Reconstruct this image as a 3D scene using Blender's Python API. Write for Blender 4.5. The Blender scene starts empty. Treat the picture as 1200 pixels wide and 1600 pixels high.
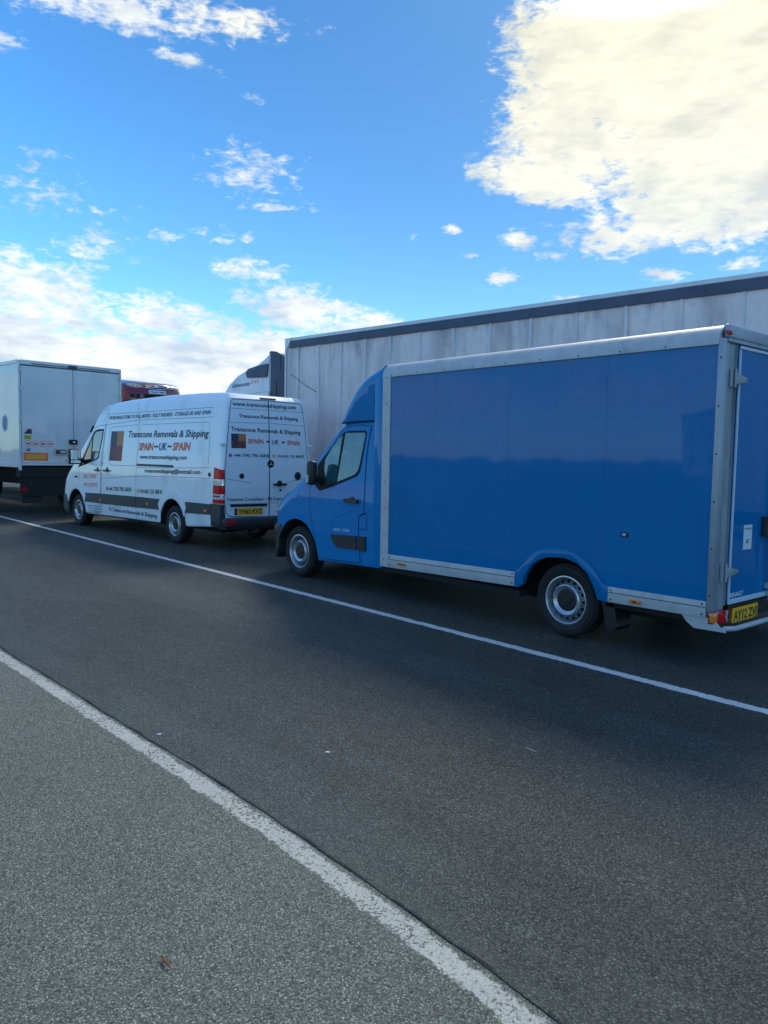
import bpy, bmesh, math, random
import numpy as np
from mathutils import Vector, Matrix
from mathutils.bvhtree import BVHTree
from mathutils.geometry import tessellate_polygon
random.seed(7)
SC = bpy.context.scene
COL = SC.collection
R = math.radians

# ------------------------------------------------------------------ camera
F_PX, PIT, ROL, YAW, HC = 1202.09, -0.07265, 0.017594, 0.857129, 1.6503
Fv = Vector((-math.sin(YAW)*math.cos(PIT), math.cos(YAW)*math.cos(PIT), math.sin(PIT)))
R0 = Vector((math.cos(YAW), math.sin(YAW), 0)); U0 = R0.cross(Fv)
Rv = math.cos(ROL)*R0 + math.sin(ROL)*U0; Uv = -math.sin(ROL)*R0 + math.cos(ROL)*U0
cam = bpy.data.cameras.new('camera'); co = bpy.data.objects.new('camera', cam); COL.objects.link(co)
cam.sensor_fit = 'HORIZONTAL'; cam.sensor_width = 36; cam.lens = F_PX/1200*36
cam.clip_start = .05; cam.clip_end = 5000
M = Matrix((Rv, Uv, -Fv)).transposed().to_4x4(); M.translation = (0, 0, HC)
co.matrix_world = M
SC.camera = co
SC.render.resolution_x, SC.render.resolution_y = 768, 1024
SC.view_settings.view_transform = 'Standard'; SC.view_settings.look = 'None'
SC.view_settings.exposure = 1.3; SC.view_settings.gamma = 1

# ------------------------------------------------------------------ sun and sky
SUN_AZ, SUN_EL = R(-31), R(43)          # azimuth from +Y towards +X
sd = Vector((math.sin(SUN_AZ)*math.cos(SUN_EL), math.cos(SUN_AZ)*math.cos(SUN_EL), math.sin(SUN_EL)))
sl = bpy.data.lights.new('sun', 'SUN'); so = bpy.data.objects.new('sun', sl); COL.objects.link(so)
sl.energy = .56; sl.angle = R(14); sl.color = (1.0, .93, .82)
so.rotation_euler = sd.to_track_quat('Z', 'Y').to_euler()

W_ = bpy.data.worlds.new('World'); SC.world = W_; W_.use_nodes = True
nt = W_.node_tree; N = nt.nodes; L = nt.links; N.clear()
def nd(t, **k):
    n = N.new(t)
    for a, b in k.items(): setattr(n, a, b)
    return n
def mth(op, a, b=None, c=None, clamp=False):
    n = nd('ShaderNodeMath', operation=op); n.use_clamp = clamp
    for i, v in enumerate((a, b, c)):
        if v is None: continue
        if isinstance(v, (int, float)): n.inputs[i].default_value = v
        else: L.new(v, n.inputs[i])
    return n.outputs[0]
def mixc(f, a, b, bt='MIX'):
    n = nd('ShaderNodeMix', data_type='RGBA', blend_type=bt)
    for s, v in ((n.inputs[0], f), (n.inputs[6], a), (n.inputs[7], b)):
        if isinstance(v, (int, float)): s.default_value = v
        elif isinstance(v, tuple): s.default_value = v
        else: L.new(v, s)
    return n.outputs[2]
sky = nd('ShaderNodeTexSky', sky_type='NISHITA'); sky.sun_disc = False
sky.sun_elevation = SUN_EL; sky.sun_rotation = SUN_AZ; sky.air_density = 1.0; sky.dust_density = .2; sky.ozone_density = 2.0
tc = nd('ShaderNodeTexCoord')
sep = nd('ShaderNodeSeparateXYZ'); L.new(tc.outputs['Generated'], sep.inputs[0])
az = mth('MULTIPLY', mth('ARCTAN2', sep.outputs[0], sep.outputs[1]), 57.29578)
el = mth('MULTIPLY', mth('ARCSINE', sep.outputs[2]), 57.29578)
cmb = nd('ShaderNodeCombineXYZ'); L.new(az, cmb.inputs[0]); L.new(el, cmb.inputs[1])
# cloud noise lives in (azimuth, stretched elevation)
def noise(scale, sx, sy, detail, rough=.55, dist=0., off=0.):
    mp = nd('ShaderNodeMapping'); mp.inputs['Scale'].default_value = (sx, sy, 1); mp.inputs['Location'].default_value = (off, off*.37, off)
    L.new(cmb.outputs[0], mp.inputs[0])
    n = nd('ShaderNodeTexNoise'); n.inputs['Scale'].default_value = scale; n.inputs['Detail'].default_value = detail
    n.inputs['Roughness'].default_value = rough; n.inputs['Distortion'].default_value = dist
    L.new(mp.outputs[0], n.inputs[0]); return n.outputs[0]
BLOBS = [(-29.4,25.0,10.45,6.6,-9,1.5),(-25,31,13,7,-9,1.5),(-28,42,17,10,0,1.3),(-24.8,19.8,11.6,5.4,-9,1.45),(-38.4,19.0,5.6,1.6,-11,1.1),(-33.3,15.1,4.2,1.6,-4,1.05),(-29.0,16.3,6.2,2.2,-5,1.1),(-36.5,22.0,5.6,4.6,-4,1.2),(-36.0,26.5,5.6,4.6,-4,1.2),
(-76,9.6,11,3.2,-9,.98),(-73,5.5,16,3.4,-2,1.3),(-61.8,5.8,17.69,3.2,1,1.3),(-63.5,9.0,7,1.7,-12,.85),(-53.2,9.8,7.8,1.6,-10,1.0),(-59.4,13.0,3.43,0.85,-2,0.85),(-69.5,13.7,3.15,1.12,6,0.75),(-73.1,12.1,4.45,1.27,-4,0.8),(-56.4,11.6,4.18,0.96,2,0.6),
(-72.8,18.9,1.39,0.37,-2,0.55),(-72.7,16.4,4.05,1.44,-5,0.52),(-58.9,19.2,3.87,1.87,-7,0.66),(-57.8,17.1,2.98,0.37,0,0.8),(-58.6,23.5,1.17,0.33,-11,0.6),(-66.1,27.5,10.52,1.36,1,0.72),(-63.6,25.4,2.18,0.52,-9,0.7),
(-74.9,24.6,1.15,0.59,11,0.6),(-66.8,13.0,1.37,0.50,5,0.6),(-65.0,14.8,1.39,0.41,-3,0.45),(-61.6,14.9,2.02,0.50,-1,0.35),(-44.7,16.1,0.83,0.38,-5,0.8),(-43.2,14.3,1.11,0.26,-1,0.75),(-39.7,15.3,1.62,0.67,-10,0.9),
(-37.2,14.1,1.24,0.42,-2,0.65),(-41.0,12.8,1.28,0.60,-1,0.95),(-29.9,12.6,1.89,0.54,-3,0.9),(-24.7,12.9,1.83,0.63,-5,1.0),(-26.9,14.1,2.75,0.64,-5,0.75),(-36.0,11.2,2.20,0.39,-2,0.9),(-47.4,15.5,0.93,0.34,0,0.35),
(-134,4.2,5.6,2.2,-5,1.0),(-147,5.2,5.6,1.5,6,.95),(-155,3,6,1.2,0,.9),(-126,3.4,5.6,2.6,0,1.0),(150,6,60,2.5,0,.5),(100,6,40,3,5,.6),(-140,5,40,2.5,-4,.6),(-150,17,10,5,-8,.8),(-175,13,9,5,-8,.7),(165,20,12,6,-8,.8),(135,14,8,4,-8,.7),(20,22,30,10,0,.8),(-120,30,20,6,0,.55),(-165,30,25,7,0,.55),(0,80,400,26,0,.80)]  # unseen clouds behind the camera and overhead, added for reflections and fill light
mask = None
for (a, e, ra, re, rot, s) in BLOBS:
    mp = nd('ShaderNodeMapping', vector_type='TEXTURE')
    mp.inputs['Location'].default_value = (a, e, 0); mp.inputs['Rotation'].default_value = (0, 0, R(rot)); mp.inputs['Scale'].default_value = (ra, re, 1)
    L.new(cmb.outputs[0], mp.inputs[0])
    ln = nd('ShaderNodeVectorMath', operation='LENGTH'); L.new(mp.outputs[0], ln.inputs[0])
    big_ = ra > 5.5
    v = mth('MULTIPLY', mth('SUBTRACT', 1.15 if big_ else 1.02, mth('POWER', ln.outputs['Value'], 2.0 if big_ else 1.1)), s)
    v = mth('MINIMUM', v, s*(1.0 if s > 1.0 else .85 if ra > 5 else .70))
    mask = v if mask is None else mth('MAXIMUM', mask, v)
n1 = noise(.22, 1, 1.9, 8, .55, .3); n2 = noise(.9, 1, 1.7, 7, .52, .5, 13.0)
n3 = noise(2.2, .6, 1.8, 6, .55, .7, 71.0)
fb = mth('ADD', mth('ADD', mth('MULTIPLY', mth('SUBTRACT', n1, .5), 1.5), mth('MULTIPLY', mth('SUBTRACT', n2, .5), 1.9)), mth('MULTIPLY', mth('SUBTRACT', n3, .5), 1.0))
dens = mth('ADD', mask, fb)
rmp = nd('ShaderNodeMapRange', interpolation_type='SMOOTHSTEP'); L.new(dens, rmp.inputs[0])
rmp.inputs[1].default_value = .06; rmp.inputs[2].default_value = .98
# cloud brightness: lumps and grey streaks
s1 = noise(.20, 1, 2.0, 5, .5, .5, 31.0)
s2 = noise(.8, .7, 2.4, 4, .5, .2, 57.0)
shade = nd('ShaderNodeMapRange'); L.new(mth('ADD', mth('MULTIPLY', s1, .65), mth('MULTIPLY', s2, .35)), shade.inputs[0])
shade.inputs[1].default_value = .36; shade.inputs[2].default_value = .58
# warmth near the sun
dt = nd('ShaderNodeVectorMath', operation='DOT_PRODUCT'); L.new(tc.outputs['Generated'], dt.inputs[0]); dt.inputs[1].default_value = sd
near = nd('ShaderNodeMapRange', interpolation_type='SMOOTHSTEP'); L.new(dt.outputs['Value'], near.inputs[0]); near.inputs[1].default_value = .80; near.inputs[2].default_value = .985
CB = .64
c_far = mixc(shade.outputs[0], (.39, .46, .55, 1), (.66, .68, .66, 1))
c_near = mixc(shade.outputs[0], (.56, .55, .45, 1), (.70, .68, .53, 1))
ccol = mixc(near.outputs[0], c_far, c_near)
# clear sky: the Nishita colour, a little deeper blue as the phone recorded it
hs = nd('ShaderNodeHueSaturation'); hs.inputs['Saturation'].default_value = 1.22; hs.inputs['Value'].default_value = 1.0; hs.inputs['Hue'].default_value = .493
L.new(sky.outputs[0], hs.inputs['Color'])
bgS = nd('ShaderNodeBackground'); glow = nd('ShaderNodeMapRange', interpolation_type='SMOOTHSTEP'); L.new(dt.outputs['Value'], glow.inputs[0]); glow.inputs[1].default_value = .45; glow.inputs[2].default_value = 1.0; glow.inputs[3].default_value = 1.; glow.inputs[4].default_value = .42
low = nd('ShaderNodeMapRange'); L.new(el, low.inputs[0]); low.inputs[1].default_value = 2; low.inputs[2].default_value = 34
tint = mixc(low.outputs[0], (.60, .84, .98, 1), (.60, .98, 1.26, 1))
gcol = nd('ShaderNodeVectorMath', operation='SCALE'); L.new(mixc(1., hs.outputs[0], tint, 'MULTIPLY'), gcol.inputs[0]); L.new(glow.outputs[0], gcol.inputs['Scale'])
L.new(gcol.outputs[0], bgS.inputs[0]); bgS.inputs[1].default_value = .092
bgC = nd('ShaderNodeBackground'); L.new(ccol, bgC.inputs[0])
bst = nd('ShaderNodeMapRange', interpolation_type='SMOOTHSTEP'); L.new(dt.outputs['Value'], bst.inputs[0]); bst.inputs[1].default_value = .962; bst.inputs[2].default_value = .997; bst.inputs[3].default_value = CB; bst.inputs[4].default_value = CB*12  # clouds around the out-of-frame sun brightened for soft fill light
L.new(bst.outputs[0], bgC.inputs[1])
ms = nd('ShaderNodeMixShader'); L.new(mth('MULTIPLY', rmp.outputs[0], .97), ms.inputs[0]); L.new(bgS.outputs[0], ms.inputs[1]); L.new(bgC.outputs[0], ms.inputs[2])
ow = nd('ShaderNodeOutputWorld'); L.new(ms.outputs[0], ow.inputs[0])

# ------------------------------------------------------------------ materials
def mat(name, col, rough=.5, metal=0., coat=0., bump=None, spec=None, var=None, ior=None, dirt=None, streak=None):
    """var=(scale, amount) value variation; bump=(scale,strength,dist[,stretch]); dirt=(colour,scale,lo,hi)"""
    m = bpy.data.materials.new(name); m.use_nodes = True
    t = m.node_tree; b = t.nodes['Principled BSDF']
    b.inputs['Base Color'].default_value = (*col, 1); b.inputs['Roughness'].default_value = rough; b.inputs['Metallic'].default_value = metal
    b.inputs['Coat Weight'].default_value = coat; b.inputs['Coat Roughness'].default_value = .04
    if ior: b.inputs['IOR'].default_value = ior
    if spec is not None: b.inputs['Specular IOR Level'].default_value = spec
    tcn = t.nodes.new('ShaderNodeTexCoord')
    cur = None
    def nz(sc, det=5, stretch=(1, 1, 1), ro=.6):
        mp = t.nodes.new('ShaderNodeMapping'); mp.inputs['Scale'].default_value = stretch; t.links.new(tcn.outputs['Object'], mp.inputs[0])
        n = t.nodes.new('ShaderNodeTexNoise'); n.inputs['Scale'].default_value = sc; n.inputs['Detail'].default_value = det; n.inputs['Roughness'].default_value = ro
        t.links.new(mp.outputs[0], n.inputs[0]); return n.outputs[0]
    def mr(src, a, b_, c, d):
        n = t.nodes.new('ShaderNodeMapRange'); t.links.new(src, n.inputs[0])
        for i, v in enumerate((a, b_, c, d)): n.inputs[i+1].default_value = v
        return n.outputs[0]
    def mx(f, a, c, bt='MIX'):
        n = t.nodes.new('ShaderNodeMix'); n.data_type = 'RGBA'; n.blend_type = bt
        for s, v in ((n.inputs[0], f), (n.inputs[6], a), (n.inputs[7], c)):
            if isinstance(v, (int, float)): s.default_value = v
            elif isinstance(v, tuple): s.default_value = v
            else: t.links.new(v, s)
        return n.outputs[2]
    cur = (*col, 1)
    if var:
        k = mr(nz(var[0]), .3, .7, 1-var[1], 1+var[1])
        g = t.nodes.new('ShaderNodeCombineColor')
        for i in range(3): t.links.new(k, g.inputs[i])
        cur = mx(1., cur, g.outputs[0], 'MULTIPLY')
    if dirt:
        for (dc, sc, lo, hi, st, *zr) in (dirt if isinstance(dirt, list) else [dirt]):
            fac = mr(nz(sc, 7, st), lo, hi, 0, 1)
            if zr:
                sp = t.nodes.new('ShaderNodeSeparateXYZ'); t.links.new(tcn.outputs['Object'], sp.inputs[0])
                m_ = t.nodes.new('ShaderNodeMath'); m_.operation = 'MULTIPLY'; t.links.new(fac, m_.inputs[0]); t.links.new(mr(sp.outputs[2], zr[0][0], zr[0][1], 0, 1), m_.inputs[1]); fac = m_.outputs[0]
            cur = mx(fac, cur, (*dc, 1))
    if not isinstance(cur, tuple): t.links.new(cur, b.inputs['Base Color'])
    if bump:
        st = bump[3] if len(bump) > 3 else (1, 1, 1)
        bn = t.nodes.new('ShaderNodeBump'); bn.inputs['Strength'].default_value = bump[1]; bn.inputs['Distance'].default_value = bump[2]
        t.links.new(nz(bump[0], 3 if bump[0] > 8 else .6, st), bn.inputs['Height']); t.links.new(bn.outputs[0], b.inputs['Normal'])
        if coat: t.links.new(bn.outputs[0], b.inputs['Coat Normal'])
    m['nz'] = 1
    return m
MT = {}
def mk(k, *a, **kw): MT[k] = mat(k, *a, **kw); return MT[k]
mk('blue_paint', (.0, .185, .45), .42, coat=.5, spec=.05, bump=(1.6, .2, .008), var=(3, .05))
mk('blue_panel', (.0, .152, .37), .4, coat=.55, spec=.02, bump=(3.4, .65, .011, (1, 1, .20)), var=(1.3, .06), dirt=[((.0, .11, .29), 1.5, .62, .95, (1, 1, .3))])
mk('white_paint', (.80, .83, .86), .35, coat=.9, bump=(2.0, .22, .01), dirt=[((.42, .43, .43), 1.6, .55, .9, (1, 1, .6))])
mk('cab_white', (.66, .68, .70), .35, coat=.7, bump=(2.0, .2, .01), dirt=[((.40, .40, .40), 2.0, .5, .9, (1, 1, .5))])
mk('truck_white', (.50, .56, .60), .32, coat=.8, bump=(1.3, .4, .02), dirt=[((.34, .37, .38), 1.2, .5, .9, (1, 1, .4))])
mk('aluminium', (.48, .49, .50), .55, metal=.25, var=(6, .10), bump=(40, .1, .002), dirt=[((.28, .28, .29), 5, .55, .85, (1, 1, 1))])
mk('steel_grey', (.33, .36, .40), .45, metal=.5, var=(5, .12), dirt=[((.16, .17, .18), 4, .55, .8, (1, 1, .3))])
mk('dark_steel', (.06, .062, .066), .5, metal=.5, var=(9, .3))
mk('black_plastic', (.011, .0115, .0125), .48, var=(20, .2), bump=(200, .15, .001))
mk('grey_plastic', (.026, .030, .040), .5, var=(10, .15), bump=(150, .1, .001))
mk('gap_black', (.006, .006, .007), .8)
mk('arch_liner', (.012, .012, .013), .9)
mk('rubber', (.0095, .0095, .0102), .75, var=(12, .35), dirt=[((.026, .025, .024), 6, .5, .8, (1, 1, 1))])
mk('rim_band', (.16, .17, .185), .45, metal=.5, var=(14, .15))
mk('rim_silver', (.50, .52, .55), .32, metal=.75, var=(14, .12))
mk('chrome', (.75, .76, .78), .12, metal=1.)
mk('glass_dark', (.010, .014, .016), .03, spec=.8, ior=1.9)
mk('glass_teal', (.018, .075, .09), .03, spec=.9, ior=1.75, dirt=[((.10, .17, .15), 3.2, .52, .62, (1, 1, 1.6), (1.45, 1.5))])  # teal tint and green blotches paint the window's reflection into the glass
mk('glass_pale', (.16, .19, .21), .04, spec=.9, ior=1.9)
mk('mirror_glass', (.55, .60, .65), .03, metal=1.)
mk('lens_red', (.60, .004, .012), .3, coat=.25, spec=.1)
mk('lens_dark_red', (.16, .008, .02), .12, coat=1.)
mk('lens_orange', (.80, .22, .02), .15, coat=1.)
mk('lens_clear', (.62, .64, .66), .08, coat=1., metal=.3)
mk('car_lens', (.30, .31, .31), .1, coat=1., metal=.2, var=(12, .5))
mk('text_black', (.016, .018, .026), .45)
mk('text_navy', (.02, .04, .16), .45)
mk('text_blue_grey', (.05, .09, .16), .45)
mk('text_orange', (.85, .13, .035), .45)
mk('text_white', (.75, .78, .80), .45)
mk('sticker_white', (.62, .70, .72), .5)
mk('plate_yellow', (.98, .46, .015), .4, var=(10, .06))
mk('plate_white', (.7, .7, .68), .4)
mk('flag_navy', (.028, .04, .085), .5, var=(3, .2)); mk('flag_tan', (.55, .19, .06), .5, var=(6, .15))
mk('flag_plum', (.13, .045, .055), .5, var=(6, .2)); mk('flag_red', (.26, .05, .045), .5, var=(6, .15))
mk('green_icon', (.05, .35, .12), .5); mk('yellow_icon', (.75, .5, .03), .5); mk('pink_icon', (.45, .08, .2), .5)
mk('reflect_red', (.85, .10, .04), .35); mk('reflect_yellow', (.62, .32, .03), .4, var=(20, .1))
mk('sticker_lime', (.45, .50, .05), .5); mk('oval_blue', (.03, .12, .36), .4)
mk('dark_band', (.065, .085, .13), .55, var=(2, .25))
mk('deflector_dark', (.05, .062, .09), .5, var=(3, .2))
mk('curtain', (.74, .75, .78), .55, bump=(3, .5, .03, (1, 1, .3)),
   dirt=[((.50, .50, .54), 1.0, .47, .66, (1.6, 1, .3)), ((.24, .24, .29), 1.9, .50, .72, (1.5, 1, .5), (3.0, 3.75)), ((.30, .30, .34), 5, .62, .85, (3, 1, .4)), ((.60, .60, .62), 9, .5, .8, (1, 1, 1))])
def translucent(m, f):
    t = m.node_tree; b = t.nodes['Principled BSDF']; out = t.nodes['Material Output']
    tr = t.nodes.new('ShaderNodeBsdfTranslucent'); lk_ = [l for l in t.links if l.to_socket == b.inputs['Base Color']]
    if lk_: t.links.new(lk_[0].from_socket, tr.inputs[0])
    else: tr.inputs[0].default_value = b.inputs['Base Color'].default_value
    mx = t.nodes.new('ShaderNodeMixShader'); mx.inputs[0].default_value = f
    t.links.new(b.outputs[0], mx.inputs[1]); t.links.new(tr.outputs[0], mx.inputs[2]); t.links.new(mx.outputs[0], out.inputs[0])
translucent(MT['curtain'], .36)
mk('roof_sheet', (.85, .84, .80), .5); translucent(MT['roof_sheet'], .6)
mk('strap', (.85, .85, .86), .55, dirt=[((.65, .65, .66), 6, .5, .8, (1, 1, .4))]); translucent(MT['strap'], .3)
mk('red_paint', (.18, .008, .018), .3, coat=1.)
mk('ochre', (.5, .3, .1), .6)
mk('twig_brown', (.20, .07, .03), .8, var=(60, .3))
mk('straw', (.5, .46, .38), .7)

# ------------------------------------------------------------------ mesh helpers
def link(name, bm, m, parent=None, smooth=None):
    me = bpy.data.meshes.new(name); bm.to_mesh(me); bm.free()
    for x in (m if isinstance(m, (list, tuple)) else [m]): me.materials.append(x if not isinstance(x, str) else MT[x])
    o = bpy.data.objects.new(name, me); COL.objects.link(o)
    if parent: o.parent = parent
    if smooth is not None:
        for p in me.polygons: p.use_smooth = True
        me.set_sharp_from_angle(angle=R(smooth))
    return o
def thing(name, label, cat, loc, rz=0., group=None):
    o = bpy.data.objects.new(name, None); COL.objects.link(o); o.empty_display_size = .3
    o.location = loc; o.rotation_euler = (0, 0, rz); o['label'] = label; o['category'] = cat
    if group: o['group'] = group
    return o
def struct(o): o['kind'] = 'structure'; return o
NB = bmesh.new
def box(bm, x0, x1, y0, y1, z0, z1, bev=0., mi=0, seg=1):
    g = bmesh.ops.create_cube(bm, size=1)
    vs = g['verts']
    for v in vs: v.co = Vector(((x0+x1)/2+v.co.x*(x1-x0), (y0+y1)/2+v.co.y*(y1-y0), (z0+z1)/2+v.co.z*(z1-z0)))
    fs = {f for v in vs for f in v.link_faces}
    for f in fs: f.material_index = mi
    if bev > 0:
        es = list({e for v in vs for e in v.link_edges})
        r = bmesh.ops.bevel(bm, geom=es, offset=bev, segments=seg, profile=.5, affect='EDGES')
        for f in r['faces']: f.material_index = mi
def prism(bm, pts, plane, a, b, mi=0, bev=0.):
    """pts 2D; plane 'xz' extrudes y a..b, 'yz' extrudes x, 'xy' extrudes z"""
    def P(p, t): return {'xz': (p[0], t, p[1]), 'yz': (t, p[0], p[1]), 'xy': (p[0], p[1], t)}[plane]
    A = [bm.verts.new(P(p, a)) for p in pts]; B = [bm.verts.new(P(p, b)) for p in pts]
    fs = [bm.faces.new(A), bm.faces.new(B[::-1])]
    n = len(pts)
    for i in range(n): fs.append(bm.faces.new((A[i], B[i], B[(i+1) % n], A[(i+1) % n])))
    for f in fs: f.material_index = mi
    bmesh.ops.recalc_face_normals(bm, faces=fs)
    if bev:
        es = list({e for f in fs[:2] for e in f.edges})
        r = bmesh.ops.bevel(bm, geom=es, offset=bev, segments=2, profile=.5, affect='EDGES')
        for f in r['faces']: f.material_index = mi
def tube(bm, pts, r, n=8, mi=0, caps=True):
    pts = [Vector(p) for p in pts]; rings = []
    for i, p in enumerate(pts):
        d = (pts[min(i+1, len(pts)-1)]-pts[max(i-1, 0)]).normalized()
        a = d.orthogonal().normalized() if abs(d.z) > .99 else d.cross(Vector((0, 0, 1))).normalized()
        b = d.cross(a).normalized()
        rr = r[i] if isinstance(r, (list, tuple)) else r
        rings.append([bm.verts.new(p+rr*(math.cos(t)*a+math.sin(t)*b)) for t in [2*math.pi*k/n for k in range(n)]])
    fs = []
    for q in range(len(rings)-1):
        for k in range(n): fs.append(bm.faces.new((rings[q][k], rings[q][(k+1) % n], rings[q+1][(k+1) % n], rings[q+1][k])))
    if caps: fs += [bm.faces.new(rings[0][::-1]), bm.faces.new(rings[-1])]
    for f in fs: f.material_index = mi
    bmesh.ops.recalc_face_normals(bm, faces=fs)
def lathe(bm, prof, c, n=48, mi=0, axis='y'):
    """prof: (radius, offset along axis)"""
    rings = []
    for (r, t) in prof:
        ring = []
        for k in range(n):
            a = 2*math.pi*k/n; ca, sa = r*math.cos(a), r*math.sin(a)
            ring.append(bm.verts.new({'y': (c[0]+ca, c[1]+t, c[2]+sa), 'x': (c[0]+t, c[1]+ca, c[2]+sa), 'z': (c[0]+ca, c[1]+sa, c[2]+t)}[axis]))
        rings.append(ring)
    fs = []
    for q in range(len(rings)-1):
        for k in range(n): fs.append(bm.faces.new((rings[q][k], rings[q][(k+1) % n], rings[q+1][(k+1) % n], rings[q+1][k])))
    for end, (r, t) in ((0, prof[0]), (-1, prof[-1])):
        if r < .09: fs.append(bm.faces.new(rings[end] if end else rings[end][::-1]))
    for f in fs: f.material_index = mi
    bmesh.ops.recalc_face_normals(bm, faces=fs)
def grid_cut(bm, ax, step, lo, hi):
    n = Vector([1 if i == ax else 0 for i in range(3)])
    k = math.ceil(lo/step)
    while k*step < hi:
        bmesh.ops.bisect_plane(bm, geom=bm.verts[:]+bm.edges[:]+bm.faces[:], dist=1e-5, plane_co=n*(k*step), plane_no=n)
        k += 1
def ears(P):
    """plain ear clipping of a simple 2D polygon"""
    n = len(P); ar = sum(P[i][0]*P[(i+1) % n][1]-P[(i+1) % n][0]*P[i][1] for i in range(n))
    idx = list(range(n)) if ar > 0 else list(range(n))[::-1]; out = []
    def cr(a, b, c): return (P[b][0]-P[a][0])*(P[c][1]-P[a][1])-(P[b][1]-P[a][1])*(P[c][0]-P[a][0])
    while len(idx) > 3:
        best = None
        for k in range(len(idx)):
            a, b, c = idx[k-1], idx[k], idx[(k+1) % len(idx)]; s = cr(a, b, c)
            if s <= 1e-12: continue
            if any(q not in (a, b, c) and cr(a, b, q) >= -1e-12 and cr(b, c, q) >= -1e-12 and cr(c, a, q) >= -1e-12 for q in idx): continue
            l = [math.dist(P[a], P[b]), math.dist(P[b], P[c]), math.dist(P[c], P[a])]; ql = s/(max(l)**2)
            if best is None or ql > best[0]: best = (ql, k)
        k = best[1] if best else 0
        a, b, c = idx[k-1], idx[k], idx[(k+1) % len(idx)]
        if best: out.append((a, b, c))
        idx.pop(k)
    out.append(tuple(idx)); return out
def pillow(outline, Wd, inset=None, y0=0., step=.13, KR=4, deform=None):
    """outline: list of (x,z,r,bow,mat). Rounded-edge extrusion of a side outline across y in [y0,y0+Wd]. Returns bmesh"""
    n = len(outline); h = Wd/2
    P = [Vector((o[0], o[1])) for o in outline]
    area = sum(P[i].x*P[(i+1) % n].y-P[(i+1) % n].x*P[i].y for i in range(n))
    nrm = []
    for i in range(n):
        a = (P[i]-P[i-1]).normalized(); b = (P[(i+1) % n]-P[i]).normalized()
        na = Vector((a.y, -a.x)); nb = Vector((b.y, -b.x)); v = (na+nb)
        v = v/max(.6, v.length_squared/2) if v.length > 1e-6 else na
        nrm.append(v if area > 0 else -v)
    bm = NB(); rows = []
    sl = [('e', -1, k) for k in range(KR, 0, -1)] + [('m', -1+2*j/8, 0) for j in range(9)] + [('e', 1, k) for k in range(1, KR+1)]
    for kind, s, k in sl:
        row = []
        for i, o in enumerate(outline):
            r, bow = o[2], o[3]
            if kind == 'm': y = (h-r)*s; sh = 0
            else:
                ph = k/KR*math.pi/2; y = s*((h-r)+r*math.sin(ph)); sh = r*(1-math.cos(ph))
            q = P[i]-nrm[i]*sh
            row.append(bm.verts.new((q.x-bow*(1-(y/h)**2), y0+h+y, q.y)))
        rows.append(row)
    for a, b in zip(rows[:-1], rows[1:]):
        for i in range(n):
            j = (i+1) % n
            f = bm.faces.new((a[i], a[j], b[j], b[i])); f.material_index = outline[i][4] if len(outline[i]) > 4 else 0
    for row in (rows[0], rows[-1]):
        for tri in ears([(v.co.x, v.co.z) for v in row]):
            try: bm.faces.new([row[k] for k in tri])
            except ValueError: pass
    bmesh.ops.recalc_face_normals(bm, faces=bm.faces[:])
    xs = [v.co.x for v in bm.verts]; zs = [v.co.z for v in bm.verts]
    if step:
        grid_cut(bm, 0, step, min(xs), max(xs)); grid_cut(bm, 2, step, min(zs), max(zs))
    for v in bm.verts:
        if inset: v.co.y = (y0+h) + (v.co.y-y0-h)*(h-inset(v.co.z))/h
        if deform: v.co = Vector(deform(v.co.x, v.co.y, v.co.z))
    bmesh.ops.remove_doubles(bm, verts=bm.verts[:], dist=1e-5)
    return bm
def bvh_of(*objs):
    vs, ps = [], []
    for o in objs:
        k = len(vs); vs += [v.co.copy() for v in o.data.vertices]; ps += [[k+i for i in p.vertices] for p in o.data.polygons]
    return BVHTree.FromPolygons(vs, ps)
AX = {'side': (1, 1), 'far': (1, -1), 'rear': (0, -1), 'front': (0, 1)}
def project(bm, verts, surf, axis, off):
    """verts carry (u, 0, v). surf: BVHTree or the coordinate of a flat plane"""
    ax, sg = AX[axis]; miss = []; got = []
    for v in verts:
        u, w = v.co.x, v.co.z
        if isinstance(surf, (int, float)): t = surf
        else:
            o = Vector((u, -6*sg, w)) if ax == 1 else Vector((-20*sg, u, w))
            d = Vector((0, sg, 0)) if ax == 1 else Vector((sg, 0, 0))
            hit = surf.ray_cast(o, d)[0]
            if hit is None: miss.append((v, u, w)); continue
            t = hit[ax]; got.append((u, w, t))
        t -= off*sg
        v.co = (u, t, w) if ax == 1 else (t, u, w)
    for v, u, w in miss:
        t = min(got, key=lambda g: (g[0]-u)**2+(g[1]-w)**2)[2] if got else 0
        t -= off*sg
        v.co = (u, t, w) if ax == 1 else (t, u, w)
def decal(bm, poly, surf, axis='side', off=.003, thick=0., step=.09, mi=0):
    t = NB()
    vv = [t.verts.new((p[0], 0, p[1])) for p in poly]
    for tri in ears([(p[0], p[1]) for p in poly]):
        try: t.faces.new([vv[k] for k in tri])
        except ValueError: pass
    t.normal_update()
    fl_ = [f for f in t.faces if f.normal.y > 0]
    if fl_: bmesh.ops.reverse_faces(t, faces=fl_)
    us = [p[0] for p in poly]; ws = [p[1] for p in poly]
    if not isinstance(surf, (int, float)):
        grid_cut(t, 0, step, min(us), max(us)); grid_cut(t, 2, step, min(ws), max(ws))
    _emit(bm, t, surf, axis, off, thick, mi)
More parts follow.
